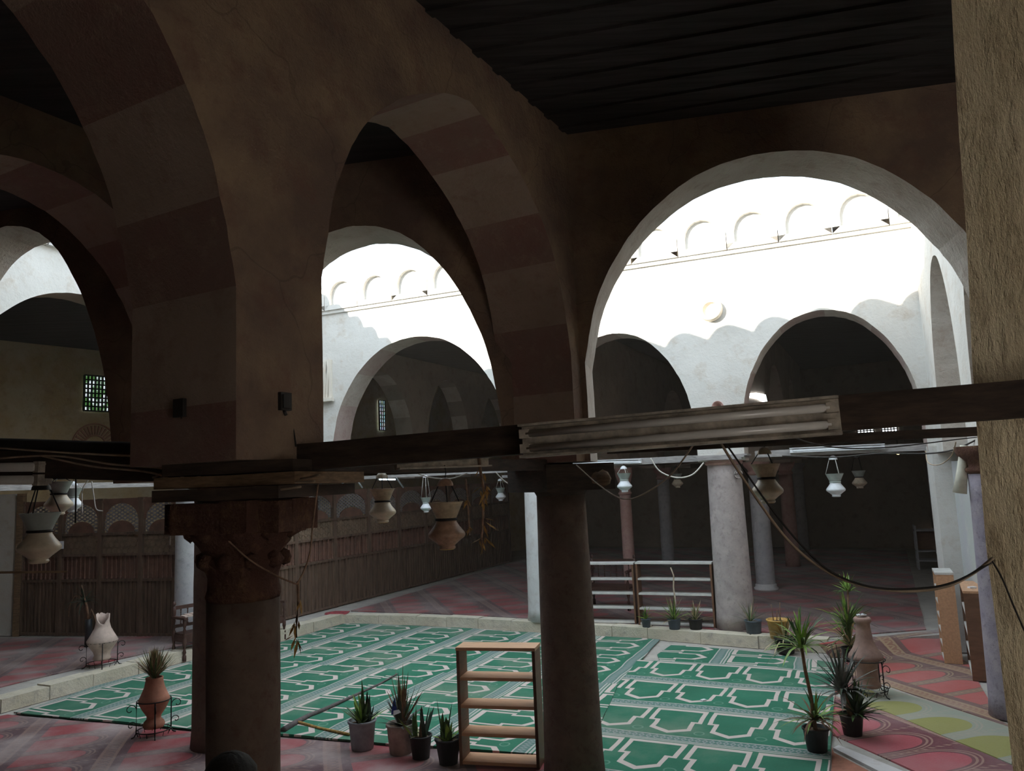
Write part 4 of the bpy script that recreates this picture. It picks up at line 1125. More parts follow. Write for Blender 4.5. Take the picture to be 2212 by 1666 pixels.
# glowing pane in place of a sunlit patch seen through the right arch
qa = pl(1618, 905, (9.0, 31.0), nrm(1, -.5)); 
mb = MB()
o4 = [(0, 0), (1.05, 0), (1.05, .55), (.9, .85), (.7, 1.02), (.45, 1.10), (.18, 1.06), (0, 1.0)]
def sunlit_patch():
    PC_, DC_ = (4.72 + .03, 15.95 - .015), nrm(0.43, 0.90)
    px = [(1619, 857), (1622, 850), (1634, 849), (1646, 851), (1654, 853), (1657, 866), (1658, 879), (1649, 868), (1637, 862), (1622, 859)]
    q = [pl(x, y, PC_, DC_) for x, y in px]
    uz = [((p.x - PC_[0]) * DC_[0] + (p.y - PC_[1]) * DC_[1], p.z) for p in q]
    t = bpy.data.objects.new('sunlit_pane', None); COL.objects.link(t); struct(t, 'glowing pane standing in for a sunlit patch inside the right hand far arch', 'window')
    mb = MB(); mb.upright(list(reversed(uz)), PC_, DC_, 0.02)
    mb.build('pane', M['win'], t)
sunlit_patch()
# red and cream brick arch on the left wall
t = thing('brick_arch_panel', 'striped red brick arch moulding on the ochre wall below the grilled window', 'wall ornament', on(L0, LD, 2.24, 4.55, -0.04), math.atan2(LD[1], LD[0]))
mb = MB(); N = 17
for k in range(N):
    a0 = math.pi * (k + .12) / N; a1 = math.pi * (k + .62) / N
    pts = []
    for rr, aa in ((0.30, a0), (0.52, a0), (0.52, a1), (0.30, a1)): pts.append((rr * math.cos(aa), rr * 1.05 * math.sin(aa)))
    mb.upright(list(reversed(pts)), (0, 0), (1, 0), 0.04)
mb.build('voussoirs', M['voussoir'], t)
for rr in (0.28, 0.56):
    mb = MB(); mb.tube([(rr * math.cos(math.pi * k / 24), 0.0, rr * 1.05 * math.sin(math.pi * k / 24)) for k in range(25)], 0.022, 6)
    mb.build('border', M['voussoir'], t)
# loudspeaker on the far wall, bulb
p = pl(1553, 880, F0, FD)
t = thing('loudspeaker', 'round grey loudspeaker fixed on far wall above the granite column', 'loudspeaker', (p.x, p.y, p.z), math.atan2(FD[1], FD[0]))
mb = MB(); mb.lathe([(0.0, 0), (0.04, 0.0), (0.06, 0.10), (0.105, 0.17), (0.115, 0.17), (0.115, 0.16), (0.07, 0.09), (0.05, -0.01)], n=20)
h = mb.build('horn', M['pinkst'], t); h.rotation_euler = (math.pi / 2, 0, 0)
mb = MB(); mb.box((0.05, -0.08, -0.08), (0.05, 0.05, 0.12)); mb.build('bracket', M['whitep'], t)
p = dy(1940, 978, 22.0); t = thing('light_bulb', 'glowing yellow bulb hanging in the far hall at right', 'light bulb', p)
mb = MB(); mb.lathe([(0, -.06), (.05, -.04), (.07, 0), (.05, .05), (.025, .08), (.025, .11), (0, .11)], n=12); mb.build('bulb', M['bulb_on'], t)
mb = MB(); mb.tube([(0, 0, .1), (0, 0, .55)], 0.012, 5); mb.build('cord', M['wire'], t)
# hanging cream sheet on the right column
t = thing('rolled_sheet', 'cream plastic sheet hanging beside the right hand column capital', 'sheet', dy(2078, 1065, 10.3))
mb = MB(); mb.tube([(0.10, 0, .62), (0.04, 0.0, .30), (-.03, 0, 0)], 0.05, 10, r2=0.085); mb.build('roll', M['cloth'], t)
mb = MB(); mb.tube([(0.16, -.04, .40), (0.13, -.06, .18), (0.16, -.04, -.03)], 0.03, 8, r2=0.06); mb.build('loose_end', M['cloth'], t)

# ------------------------------------------------------------------ bookshelves
def bookshelf(loc, rz, w, d, h, n, mats, label, th=0.035, mid=False, name='bookshelf'):
    """front face towards -y, origin at front left foot; n = number of boards"""
    t = thing(name, label, 'bookshelf', loc, rz)
    for x in (th / 2, w - th / 2):
        mb = MB(); mb.box((x, d / 2, h / 2), (th, d, h)); mb.build('side_panel', mats[1], t)
    for k in range(n):
        z = 0.035 + (h - th - 0.035) * k / (n - 1)
        mb = MB()
        if k == n - 1: mb.box((w / 2, d / 2, h - th / 2 + .01), (w + .01, d + .01, th))
        else: mb.box((w / 2, d / 2, z), (w - 2 * th, d - .005, th))
        mb.build('top_board' if k == n - 1 else 'shelf_board', mats[0], t)
    if mid:
        mb = MB(); mb.box((w / 2, d * .9, h / 2), (th * .8, d * .15, h - .06)); mb.build('divider', mats[1], t)
    return t
a = gz(993, 1655); b = gz(1166, 1663); d_ = (b - a)
bookshelf((a.x, a.y, 0.0), math.atan2(d_.y, d_.x), d_.length, 0.30, 1.30, 5, (M['shelf_top'], M['shelf_side']), 'open wooden bookshelf standing at the near edge of the green carpet')
pale = (M['shelf_pale'], M['shelf_side'])
def shelf_line(xa, ya, xb, yb, z, d, h, n, label, mats=pale):
    a = gz(xa, ya, z); b = gz(xb, yb, z); dd = b - a
    return bookshelf((a.x, a.y, z), math.atan2(dd.y, dd.x), dd.length, d, h, n, mats, label)
shelf_line(1222, 1346, 1375, 1349, 0.2, 0.28, 1.22, 5, 'empty low bookshelf on the far kerb directly behind the middle column')
shelf_line(1380, 1351, 1546, 1357, 0.2, 0.28, 1.24, 5, 'empty low bookshelf on the far kerb touching the thick granite column')
bookshelf((7.02, 13.42, 0.0), math.atan2(-0.92, -0.42), 0.62, 0.26, 1.42, 7, (M['shelf_pale'], M['shelf_top']), 'tall narrow pale bookshelf farther away along the right wall', mid=True)
bookshelf((7.12, 12.82, 0.0), math.atan2(-0.89, -0.46), 1.15, 0.27, 1.28, 5, (M['shelf_pale'], M['shelf_side']), 'brown sided bookshelf nearer the viewer along the right wall')
for o in [c for c in COL.objects if c.parent is not None and c.parent.get('label', '').startswith('brown sided') and c.name.startswith('top_board')]:
    o.data.materials[0] = M['shelf_top']
o = MB(); o.box((0, 0, 0.012), (0.10, 0.07, 0.024)); p = Vector((6.85, 12.0, 1.292)); tag(o.build('paper_box', M['whitep'], loc=p), 'tiny white box on top of the nearer right bookshelf', 'box')
t = thing('metal_rack', 'grey metal rack standing at the far right inside the far hall', 'rack', tuple(dy(1984, 1215, 22.5)[:2]) + (0.2,), -0.4)
for x in (0, 0.9):
    for y in (0, .45):
        mb = MB(); mb.box((x, y, .62), (.05, .05, 1.24)); mb.build('leg', M['metal'], t)
for z in (.25, .52, 1.1):
    mb = MB(); mb.box((.45, .22, z), (.95, .5, .04)); mb.build('shelf_board', M['metal'], t)
mb = MB(); mb.box((.45, .3, .8), (.8, .3, .5)); mb.build('brown_box', M['shelf_side'], t)

# ------------------------------------------------------------------ benches
def turned_post(h, r, knob=True):
    mb = MB(); pr = [(r, 0), (r, h * .12), (r * .5, h * .14), (r * .95, h * .2), (r * .5, h * .27), (r * .8, h * .33), (r, h * .36), (r, h * .50), (r * .55, h * .53), (r * .9, h * .58), (r * .5, h * .63), (r * .9, h * .69), (r * .5, h * .75), (r * .9, h * .81), (r, h * .84), (r, h * .95)]
    if knob: pr += [(r * .4, h * .965), (r * 1.0, h * .99), (r * .9, h * 1.03), (0, h * 1.06)]
    mb.lathe(pr, n=10); return mb
def bench(loc, rz, w, d, label, h=1.05, seat=0.48, name='wooden_bench'):
    t = thing(name, label, 'bench', loc, rz)
    for x in (0, w):
        for y, hh in ((0, h * .78), (d, h)):
            o = turned_post(hh, 0.038, y > 0).build('leg', M['dark_wood'], t); o.location = (x, y, 0)
        mb = MB(); mb.box((x, d / 2, h * .76), (0.07, d + .12, 0.045)); mb.build('armrest', M['dark_wood'], t)
    mb = MB(); mb.box((w / 2, d / 2, seat), (w, d, 0.05)); mb.box((w / 2, 0, seat - .07), (w, 0.03, 0.12)); mb.box((w / 2, d, seat - .07), (w, 0.03, 0.12))
    mb.box((0, d / 2, seat - .07), (0.03, d, .12)); mb.box((w, d / 2, seat - .07), (0.03, d, .12))
    mb.build('seat', M['dark_wood'], t)
    mb = MB(); mb.box((w / 2, d, h * .93), (w, 0.035, 0.07)); mb.box((w / 2, d, seat + .14), (w, 0.03, 0.06))
    nb = int(w / .14)
    for k in range(1, nb): turned(mb, w * k / nb, d, seat + .16, h * .90, 0.018, 6)
    mb.build('backrest', M['dark_wood'], t)
    return t
a = gz(398, 1430); b = gz(614, 1382)
dd = b - a
bt = bench((a.x, a.y, 0.01), math.atan2(dd.y, dd.x), dd.length, 0.40, 'dark turned wooden bench behind the near left columns at the kerb', h=1.05)
mb = MB()
for k in range(5): mb.box((0.10 + 0.09 * k, 0.12 + .05 * noise(k), 1.05 * .76 + .035 + .012 * (k % 3)), (0.16, 0.22, 0.02), 0.4 * noise(k, 3))
o = mb.build('newspaper', M['terra_pale'], loc=(a.x, a.y, 0.01)); o.rotation_euler = (0, 0, math.atan2(dd.y, dd.x)); tag(o, 'crumpled pink papers on left arm of the dark bench', 'paper')
a = dy(1262, 1268, 18.2); bench((a.x, a.y, 0.21), -0.45, 1.05, 0.6, 'dark wooden armchair behind the low bookshelves in the far hall', h=1.12, name='wooden_armchair')
p = gz(408, 1428); mb = MB(); mb.lathe([(.11, 0), (.14, .26), (.145, .27), (.125, .27), (.10, .03)], n=16)
tag(mb.build('bucket', M['pot_tan'], loc=(-6.25, 16.0, 0.02)), 'small bucket under the dark wooden bench', 'bucket')

# ------------------------------------------------------------------ urns on iron stands
def iron_stand(t, r, h, scroll=True):
    mb = MB()
    for z in (h, h * .16): mb.tube([(r * math.cos(2 * math.pi * k / 20), r * math.sin(2 * math.pi * k / 20), z) for k in range(21)], 0.008, 5)
    mb.build('ring', M['iron'], t)
    for k in range(4):
        a = math.pi / 2 * k + 0.5; ca, sa = math.cos(a), math.sin(a)
        mb = MB(); mb.tube([(r * ca, r * sa, h), (r * ca, r * sa, h * .12), (r * 1.12 * ca, r * 1.12 * sa, 0.01), (r * 1.28 * ca, r * 1.28 * sa, 0.0)], 0.009, 5)
        if scroll:
            for zz, s in ((h * .80, 1), (h * .35, .8)):
                pts = []
                for q in range(15):
                    th = q * 0.42; rr = 0.075 * s * (1 - q / 17)
                    c = r + 0.075 * s
                    pts.append(((c - rr * math.cos(th)) * ca, (c - rr * math.cos(th)) * sa, zz + rr * math.sin(th)))
                mb.tube(pts, 0.006, 4)
        mb.build('leg', M['iron'], t)
    mb = MB()
    for k in range(12):
        a = 2 * math.pi * k / 12; mb.tube([(r * math.cos(a), r * math.sin(a), h * .16), (r * .9 * math.cos(a), r * .9 * math.sin(a), 0.01)], 0.005, 4)
    mb.build('base_rods', M['iron'], t)
def urn(loc, sc, prof, mats, label, stand_h, stand_r, n=28):
    t = thing('clay_urn', label, 'urn', loc)
    mb = MB(); mb.lathe([(a * sc, b * sc) for a, b in prof], n=n, jag=0.01); mb.build('jar', mats, t)
    return t
def stand(loc, r, h, label):
    t = thing('iron_stand', label, 'plant stand', loc); iron_stand(t, r, h); return t
# middle urn with a dry plant
p = gz(332, 1588)
t = urn((p.x, p.y, 0.10), 0.76, [(.165, 0), (.185, .05), (.17, .10), (.12, .15), (.12, .20), (.20, .32), (.255, .43), (.262, .49), (.235, .54), (.17, .70), (.145, .82), (.15, .86), (.125, .86), (.12, .60)], M['terra'], 'red terracotta urn holding a dry tuft, on the left part of the green carpet', 0, 0)
stand((p.x, p.y, 0.0), .215, .46, 'black scrolled iron stand carrying the red terracotta urn')
# right urn
p = gz(1878, 1500)
t = urn((p.x, p.y, 0.10), 0.86, [(.17, 0), (.20, .03), (.175, .08), (.165, .20), (.17, .36), (.20, .42), (.275, .46), (.26, .52), (.19, .62), (.14, .74), (.115, .92), (.11, 1.02), (.135, 1.04), (.14, 1.09), (.12, 1.115), (.07, 1.12), (.06, 1.05)], M['terra_brown'], 'tall brown terracotta urn with narrow rimmed neck among the right hand plants', 0, 0)
mb = MB()
for k, (x, y, z) in enumerate([(-.03, 0, 1.13), (.03, .02, 1.13)]): mb.lathe([(0, 0), (.04, .005), (.05, .02), (0, .035)], (x, y, z * .86 - .0), n=8, jag=.2)
mb.build('white_scrap', M['whitep'], t)
stand((p.x, p.y, 0.0), .25, .48, 'black scrolled iron stand carrying the tall brown urn on the right')
# broken urn
p = gz(220, 1440, .2)
t = thing('clay_urn', 'pale clay urn with broken notched mouth on the left raised floor', 'urn', (p.x, p.y, 0.32))
prof = [(.13, 0), (.15, .03), (.13, .08), (.15, .15), (.20, .22), (.25, .30), (.26, .34), (.20, .44), (.14, .55), (.11, .66), (.115, .80)]
mb = MB(); n = 28; vs = []; fs = []
for j, (r, z) in enumerate(prof):
    for k in range(n):
        a = 2 * math.pi * k / n
        zz = z
        if j >= 9: zz = z - (0.17 if j == 10 else 0.06) * max(0, math.cos(a + 1.2)) ** 1.5 + (0.04 * noise(k) if j == 10 else 0)
        vs.append((r * math.cos(a), r * math.sin(a), zz))
m_ = len(prof)
for j in range(m_ - 1):
    for k in range(n):
        k2 = (k + 1) % n; fs.append((j * n + k, j * n + k2, (j + 1) * n + k2, (j + 1) * n + k))
mb.add(vs, fs, 0, True); o = mb.build('jar', M['terra_pale'], t); so = o.modifiers.new('s', 'SOLIDIFY'); so.thickness = 0.018
stand((p.x, p.y, 0.2), .25, .44, 'thin iron stand under the broken pale urn')

# ------------------------------------------------------------------ plants
def leaf(mb, base, d, L, w, droop, rnd, seg=4, mi=0):
    d = Vector(d).normalized(); side = d.cross(Vector((0, 0, 1)))
    if side.length < .05: side = Vector((1, 0, 0))
    side.normalize(); p = Vector(base); vs = []; 
    for k in range(seg + 1):
        t = k / seg; ww = w * (math.sin(math.pi * min(1, .25 + t * .75)) ** .7 if t < 1 else 0.02)
        up_ = side.cross(d)
        vs += [p - side * ww / 2, p + up_ * (-ww * .18), p + side * ww / 2]
        d = (d + Vector((0, 0, -droop / seg))).normalized(); p = p + d * (L / seg)
    fs = []
    for k in range(seg):
        a = k * 3; fs += [(a, a + 1, a + 4, a + 3), (a + 1, a + 2, a + 5, a + 4)]
    mb.add(vs, fs, mi, True)
def tuft(mb, c, n, L, w, spread, droop, rnd, up=0.4, mi=0, nm=1):
    L = L * 1.22; n = int(n * 1.35)
    for k in range(n):
        a = rnd.uniform(0, 2 * math.pi); e = rnd.uniform(up, 1.4)
        s = spread * (1.5 - e)
        d = (math.cos(a) * s, math.sin(a) * s, e)
        leaf(mb, Vector(c) + Vector((rnd.uniform(-.02, .02), rnd.uniform(-.02, .02), 0)), d, L * rnd.uniform(.6, 1.1), w * rnd.uniform(.7, 1.2), droop * rnd.uniform(.4, 1.3), rnd, mi=mi if nm == 1 else rnd.randrange(nm))
def pot(t, r0, r1, h, mat, lip=True):
    mb = MB(); pr = [(r0, 0), (r1, h * .93)]
    if lip: pr += [(r1 * 1.08, h * .93), (r1 * 1.08, h)]
    pr += [(r1 * .95, h), (r1 * .9, h * .8)]
    mb.lathe(pr, n=24); mb.build('pot', mat, t)
    mb = MB(); mb.lathe([(r1 * .93, h * .86), (r1 * .5, h * .90), (0, h * .91)], n=16, jag=.04, cap=False); mb.build('soil', M['soil'], t)
def plant(loc, label, pr, tufts, seed, name='potted_plant', stems=(), cat='potted plant', rz=0.0):
    """pr = (r0, r1, h, material); tufts = (centre, n, L, w, spread, droop, [materials])"""
    t = thing(name, label, cat, loc, rz); rnd = random.Random(seed)
    if pr: pot(t, *pr)
    for pts, r, mt in stems:
        mb = MB(); mb.tube(pts, r, 7, r2=r * .75); mb.build('stem', mt, t)
    for k, (c, n, L, w, sp, dr, mts) in enumerate(tufts):
        mb = MB(); tuft(mb, c, n, L, w, sp, dr, rnd, nm=len(mts)); mb.build('foliage', list(mts), t)
    return t
LF, LB_, LG, LDK, DRY = M['leaf'], M['leaf_bright'], M['leaf_grey'], M['leaf_dark'], M['leaf_dry']
def g0(x, y, z=0.0):
    p = gz(x, y, z); return (p.x, p.y + .12, z)
plant(g0(779, 1624), 'grey bucket with upright succulent leaves, leftmost of four plants by the bookshelf', (.135, .165, .34, M['pot_grey']),
      [((0, 0, .28), 26, .30, .05, .8, .2, [LF, LB_]), ((.02, 0, .30), 3, .42, .035, .15, .05, [LF]), ((.08, 0, .3), 8, .30, .05, .5, .1, [LDK])], 11)
plant(g0(863, 1633), 'tan bucket of spiky reddish leaves, second of four plants by the bookshelf', (.135, .165, .34, M['pot_tan']),
      [((0, 0, .30), 34, .34, .04, .9, .5, [LDK, LG]), ((.03, 0, .32), 22, .50, .03, .35, .1, [LF, M['stem']]), ((.02, 0, .5), 7, .42, .010, .25, .1, [DRY])], 12)
t = [o for o in COL.objects if o.name.startswith('potted_plant')][-1]
p = g0(863, 1633); mb = MB(); mb.add([(-.03, 0, 0), (.04, 0, .02), (.02, .02, .2), (-.01, 0, .13)], [(0, 1, 2, 3)]); mb.add([(.0, -.02, 0), (.09, -.02, .03), (.07, 0, .06), (.0, 0, .05)], [(0, 1, 2, 3)], 1)
o = mb.build('plastic_scrap', [M['blue'], M['whitep']], loc=(p[0] - .06, p[1] - .12, .47)); o.modifiers.new('s', 'SOLIDIFY').thickness = 0.006
tag(o, 'blue and white plastic scrap caught in the spiky bucket plant', 'scrap')
plant(g0(907, 1645), 'black pot with a single thick reddish stalk, third of four plants by the bookshelf', (.10, .13, .26, M['pot_black']),
      [((-.07, 0, .22), 4, .32, .07, .5, .1, [LB_, LF]), ((.05, 0, .24), 9, .30, .045, .6, .4, [LDK, LF]), ((0, 0, .22), 5, .2, .03, 1.2, .8, [DRY])], 13,
      stems=[([(0, 0, .2), (.01, 0, .35), (.02, 0, .55)], .026, M['stem'])])
plant(g0(967, 1657), 'dark pot of broad green leaves touching the bookshelf, fourth of the near plants', (.105, .145, .28, M['pot_black']),
      [((.0, 0, .24), 12, .24, .07, .7, .2, [LF, LB_]), ((-.05, 0, .25), 2, .40, .075, .15, .1, [LF]), ((-.02, 0, .25), 3, .33, .03, 1.3, .7, [LDK])], 14)
plant((gz(1396, 1355, .2).x, gz(1396, 1355, .2).y - .02, .2), 'leftmost small plant in a dark pot on the far kerb', (.075, .095, .17, M['pot_blue']), [((0, 0, .15), 16, .24, .03, .9, .8, [LF, LB_])], 15)
plant((gz(1457, 1359, .2).x, gz(1457, 1359, .2).y - .02, .2), 'blue pot plant with a tall bare stalk on the far kerb', (.10, .125, .20, M['pot_blue']), [((0, 0, .16), 30, .42, .022, 1.0, .8, [LF, LB_]), ((0, 0, .16), 8, .4, .02, 1.1, 1.2, [DRY])], 16,
      stems=[([(.02, 0, .15), (.05, 0, .5), (.03, 0, .8), (.05, 0, 1.02), (.0, 0, 1.18)], .018, M['stem_pale'])])
plant((gz(1503, 1359, .2).x, gz(1503, 1359, .2).y - .02, .2), 'straw coloured dry plant beside the granite column on the kerb', (.11, .13, .20, M['pot_black']), [((0, 0, .16), 30, .32, .022, 1.1, .6, [DRY, LF])], 17)
plant((gz(1628, 1368, .2).x, gz(1628, 1368, .2).y - .02, .2), 'wispy plant in a blue grey pot right of the granite column', (.13, .15, .24, M['pot_blue']), [((-.05, 0, .2), 22, .42, .015, .9, .8, [DRY, LF])], 18)
b = plant((gz(1694, 1385, .2).x, gz(1694, 1385, .2).y + .25, .2), 'faded yellow bucket with bare twigs at the far right kerb', (.15, .19, .33, M['pot_yellow']), [], 19,
      stems=[([(-.08, 0, .3), (-.1, 0, .6)], .008, M['stem']), ([(.04, 0, .3), (.06, 0, .62)], .008, M['stem']), ([(-.02, 0, .3), (-.0, 0, .5)], .008, M['stem'])])
plant(tuple(gz(1698, 1411)), 'black pot with drooping straw leaves in front of the yellow bucket', (.14, .18, .27, M['pot_black']), [((0, 0, .22), 34, .45, .022, 1.1, 1.2, [DRY, LF])], 20)
plant(g0(1846, 1432), 'bushy bright green dracaena with a crown on top behind the brown urn', (.12, .14, .22, M['pot_black']),
      [((0, 0, .25), 40, .55, .035, 1.1, 1.3, [LB_, LF, DRY]), ((0, 0, .55), 46, .50, .035, 1.1, 1.0, [LB_, LF]), ((.05, 0, 1.12), 26, .28, .03, 1.3, .8, [LF, LB_])], 21,
      stems=[([(0, 0, .2), (.02, 0, .7), (.05, 0, 1.15)], .022, M['stem'])])
plant(g0(1775, 1633), 'tall yucca with bare trunk in a black pot at the right carpet corner', (.105, .14, .27, M['pot_black']),
      [((0, 0, .35), 44, .38, .03, 1.3, 1.2, [LB_, LF, M['stem']]), ((-.08, 0, 1.15), 40, .40, .035, 1.2, 1.1, [LB_, LF])], 22,
      stems=[([(0, 0, .2), (-.02, 0, .6), (-.06, 0, .9), (-.08, 0, 1.18)], .024, M['stem'])])
plant(g0(1852, 1594), 'grey spiky agave bush in a black pot before the brown urn', (.105, .135, .24, M['pot_black']),
      [((.06, 0, .22), 60, .36, .04, 1.3, .5, [LDK, LF]), ((-.06, .05, .48), 46, .48, .04, 1.2, .9, [LG, LG, LDK])], 23,
      stems=[([(0, 0, .2), (-.04, .03, .5)], .04, M['stem'])])
p = gz(332, 1588); plant((p.x, p.y, .80), 'dry straw tuft growing from the mouth of the red urn', None, [((0, 0, -.06), 190, .33, .022, .55, .10, [LF, DRY, M['stem']])], 24, name='dry_grass_tuft', cat='plant')
# withered plant leaning by the far left screen
p = gz(184, 1400, .2)
t = thing('withered_plant', 'withered dark plant leaning beside the broken pale urn', 'plant', (p.x, p.y + .1, .2))
mb = MB(); mb.tube([(0, 0, 0), (0.01, 0, .4), (0, 0, .55)], .07, 8); mb.build('trunk', M['pot_black'], t)
mb = MB(); mb.tube([(0, 0, .5), (-.04, 0, .8), (-.12, 0, 1.05), (-.16, 0, 1.25)], .03, 7, r2=.012)
mb.tube([(-.12, 0, 1.05), (-.30, 0, 1.02), (-.40, 0, .85), (-.42, 0, .62)], .012, 6)
mb.tube([(0, 0, .5), (.06, 0, .75), (.14, 0, .55), (.22, 0, .3)], .02, 6); mb.build('branch', M['stem'], t)
rnd = random.Random(5); mb = MB(); tuft(mb, (-.10, 0, .9), 18, .35, .04, .8, 1.8, rnd); mb.build('foliage', M['leaf_dark'], t)
mb = MB(); mb.box((0, 0, .012), (.07, .05, .024), .5); tag(mb.build('paper_scrap', M['whitep'], loc=gz(1520, 1518) + Vector((0, 0, .018))), 'tiny white paper scrap lying on the right green carpet', 'scrap')
# bird on the floor near the kerb
p = gz(1623, 1396); mb = MB(); mb.lathe([(0, 0), (.03, .01), (.06, .06), (.055, .12), (.03, .17), (.028, .20), (0, .225)], n=12)
mb.tube([(.03, 0, .06), (.12, 0, .01)], .02, 6, r2=.008); mb.tube([(-.02, 0, .2), (-.06, 0, .195)], .008, 5, r2=.002)
tag(mb.build('pigeon', M['black'], loc=p), 'small dark bird standing below the far kerb', 'bird')
# marble slab near the lower right
mb = MB(); q = G((1800, 1618), (1812, 1612), (2005, 1690), (1960, 1700)); mb.prism(q, -0.02, 0.012)
tag(mb.build('stone_strip', M['marble']), 'pale stone strip between red and brown carpets at the lower right', 'stone strip')

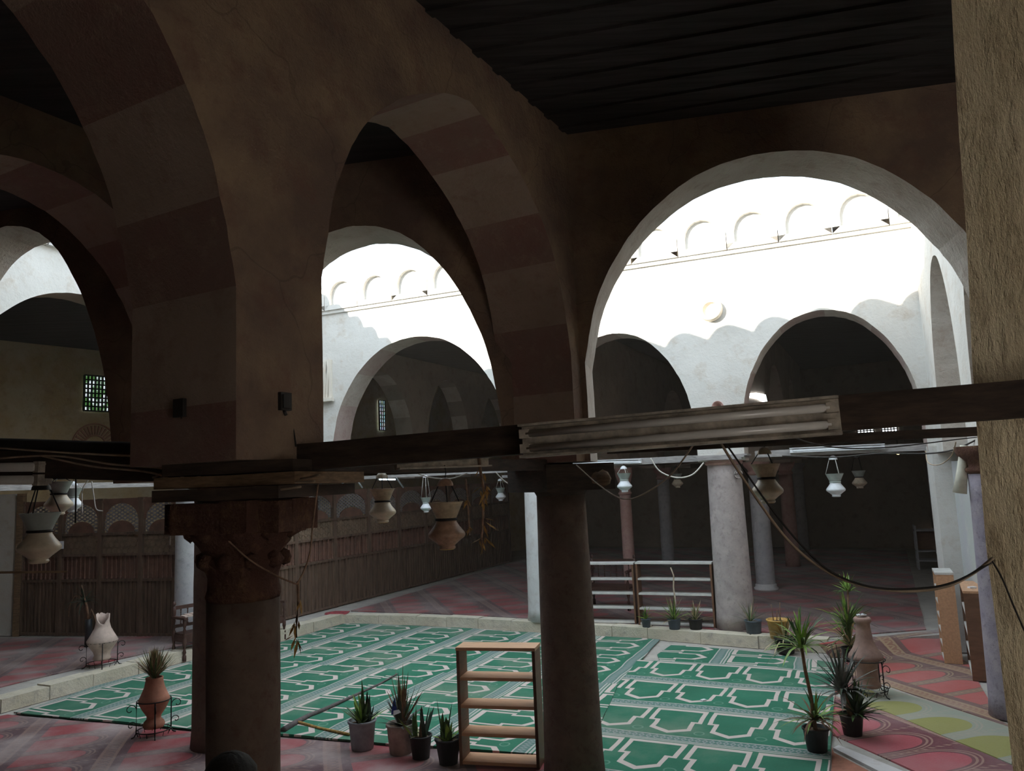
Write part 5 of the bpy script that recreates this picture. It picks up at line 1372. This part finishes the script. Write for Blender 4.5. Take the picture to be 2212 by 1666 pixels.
# ------------------------------------------------------------------ the person below the frame
hp = dy(498, 1624, 3.95)                       # crown of the head
def person(x, y, top):
    bm = bmesh.new(); s = top / 1.74
    J = {}
    pts = {'pel': (0, 0, .95), 'sp': (0, 0, 1.12), 'ch': (0, 0.01, 1.32), 'nk': (0, 0, 1.47), 'hd0': (0, .01, 1.54), 'hd1': (0, .02, 1.63), 'hd2': (0, .01, 1.68),
           'shL': (-.17, 0, 1.40), 'elL': (-.23, .0, 1.14), 'wrL': (-.22, .08, .90), 'haL': (-.21, .10, .82), 'shR': (.17, 0, 1.40), 'elR': (.23, 0, 1.14), 'wrR': (.22, .08, .90), 'haR': (.21, .10, .82),
           'hpL': (-.09, 0, .90), 'knL': (-.10, .02, .50), 'anL': (-.10, 0, .09), 'toL': (-.11, .15, .04), 'hpR': (.09, 0, .90), 'knR': (.10, .02, .50), 'anR': (.10, 0, .09), 'toR': (.11, .15, .04)}
    rad = {'pel': .13, 'sp': .115, 'ch': .135, 'nk': .055, 'hd0': .065, 'hd1': .09, 'hd2': .085, 'sh': .06, 'el': .042, 'wr': .03, 'ha': .035, 'hp': .085, 'kn': .055, 'an': .038, 'to': .035}
    vl = list(pts); me = bpy.data.meshes.new('body')
    ed = [('pel', 'sp'), ('sp', 'ch'), ('ch', 'nk'), ('nk', 'hd0'), ('hd0', 'hd1'), ('hd1', 'hd2')]
    for q in 'LR': ed += [('ch', 'sh' + q), ('sh' + q, 'el' + q), ('el' + q, 'wr' + q), ('wr' + q, 'ha' + q), ('pel', 'hp' + q), ('hp' + q, 'kn' + q), ('kn' + q, 'an' + q), ('an' + q, 'to' + q)]
    me.from_pydata([Vector(pts[k]) * s for k in vl], [(vl.index(a), vl.index(b)) for a, b in ed], [])
    t = thing('person', 'person in dark clothes standing before the near column, only black hair in view', 'person', (x, y, 0.0), 0.2)
    o = bpy.data.objects.new('body', me); COL.objects.link(o); o.parent = t; me.materials.append(M['skin'])
    md = o.modifiers.new('skin', 'SKIN'); o.modifiers.new('sub', 'SUBSURF').levels = 2; o.modifiers['sub'].render_levels = 2
    for k, v in zip(vl, me.skin_vertices[0].data):
        r = rad.get(k, rad.get(k[:2], .05)) * s; v.radius = (r, r * .85)
    me.skin_vertices[0].data[0].use_root = True
    mb = MB()   # fingers and thumb
    for sx in (-1, 1):
        for f in range(4):
            b = Vector((sx * .205 + (f - 1.5) * .004, .085 + (f - 1.5) * .019, .80)) * s
            mb.tube([b, b + Vector((0, .005, -.04)) * s, b + Vector((-sx * .008, .01, -.072 - .008 * (f in (1, 2)))) * s], .0085, 6, r2=.006)
        b = Vector((sx * .20, .12, .85)) * s; mb.tube([b, b + Vector((-sx * .01, .03, -.03)) * s, b + Vector((-sx * .012, .035, -.06)) * s], .010, 6, r2=.007)
    mb.build('fingers', M['skin'], t)
    mb = MB(); mb.lathe([(.16, .86), (.165, 1.0), (.15, 1.15), (.185, 1.32), (.17, 1.42), (.09, 1.48), (.07, 1.50)], n=20); o = mb.build('shirt', M['shirt'], t); o.scale = (1.05 * s, .80 * s, s)
    for sx in (-1, 1):
        mb = MB(); mb.tube([Vector((sx * .165, 0, 1.40)) * s, Vector((sx * .23, 0, 1.14)) * s, Vector((sx * .222, .07, .93)) * s], .072, 10, r2=.048); mb.build('sleeve', M['shirt'], t)
        mb = MB(); mb.tube([Vector((sx * .09, 0, .94)) * s, Vector((sx * .10, .02, .5)) * s, Vector((sx * .10, 0, .09)) * s], .11, 12, r2=.068); mb.build('trouser_leg', M['trouser'], t)
        mb = MB(); mb.lathe([(.05, 0), (.055, .03), (.04, .08), (0, .09)], n=12); o = mb.build('shoe', M['black'], t); o.scale = (1, 2.4, 1); o.location = (sx * .105 * s, .05, 0)
    mb = MB()
    mb.lathe([(.085, -.14), (.118, -.08), (.134, 0), (.124, .07), (.09, .12), (.045, .145), (0, .15)], (0, -.01, top - .15), n=28, jag=.05); mb.build('hair', M['hair'], t)
    mb = MB()
    for sx in (-1, 1):
        mb.lathe([(0, -.012), (.012, 0), (0, .012)], (sx * .032, .105, top - .135), n=8)
        mb.lathe([(0, -.03), (.02, 0), (0, .03)], (sx * .095, .01, top - .15), n=8)
    mb.lathe([(0, -.02), (.015, -.01), (.008, .02), (0, .03)], (0, .118, top - .155), n=8); mb.box((0, .108, top - .195), (.045, .012, .010))
    mb.build('face', M['skin'], t)
    return t
person(hp.x, hp.y, hp.z)

# ------------------------------------------------------------------ added haze in place of lens glow
if HAZE:
    mb = MB(); mb.prism([(-27, -9), (19, -9), (19, 39), (-12, 41), (-27, 12)], 0.3, 8.9)
    m, nt, b = new_mat('glow_haze'); nt.nodes.remove(b)
    vs_ = nd(nt, 'ShaderNodeVolumeScatter'); vs_.inputs['Density'].default_value = HAZE; vs_.inputs['Color'].default_value = (1.0, 0.84, 0.66, 1); vs_.inputs['Anisotropy'].default_value = 0.35
    nt.links.new(vs_.outputs[0], nt.nodes['Material Output'].inputs['Volume'])
    o = mb.build('glow_haze', m); o['kind'] = 'stuff'; tag(o, 'thin added haze standing in for lens glow across halls and courtyard', 'haze')

# ------------------------------------------------------------------ repeats share a group
GROUPS = {'stone_column': 'stone columns carrying the arches', 'mosque_lamp': 'mosque lamps hanging under the arches', 'tie_beam': 'wooden tie beams between the columns',
          'tube_light': 'tube lights fixed on the beams', 'potted_plant': 'potted plants around the courtyard', 'green_carpet': 'green carpets of the courtyard',
          'red_carpet': 'red carpets of the halls', 'bookshelf': 'open bookshelves around the courtyard', 'clay_urn': 'clay urns around the courtyard', 'iron_stand': 'iron stands under the urns',
          'wooden_screen_fence': 'wooden screens of the left hall', 'dried_plant': 'withered plants hanging from cords', 'junction_box': 'junction boxes on the near pier',
          'metal_strut': 'metal struts above the fence', 'capital_planks': 'planks on top of capitals', 'cable': 'cables and cords strung between the beams'}
for o in list(COL.objects):
    if o.parent is None and 'label' in o and 'kind' not in o:
        g = GROUPS.get(o.name.split('.')[0])
        if g: o['group'] = g
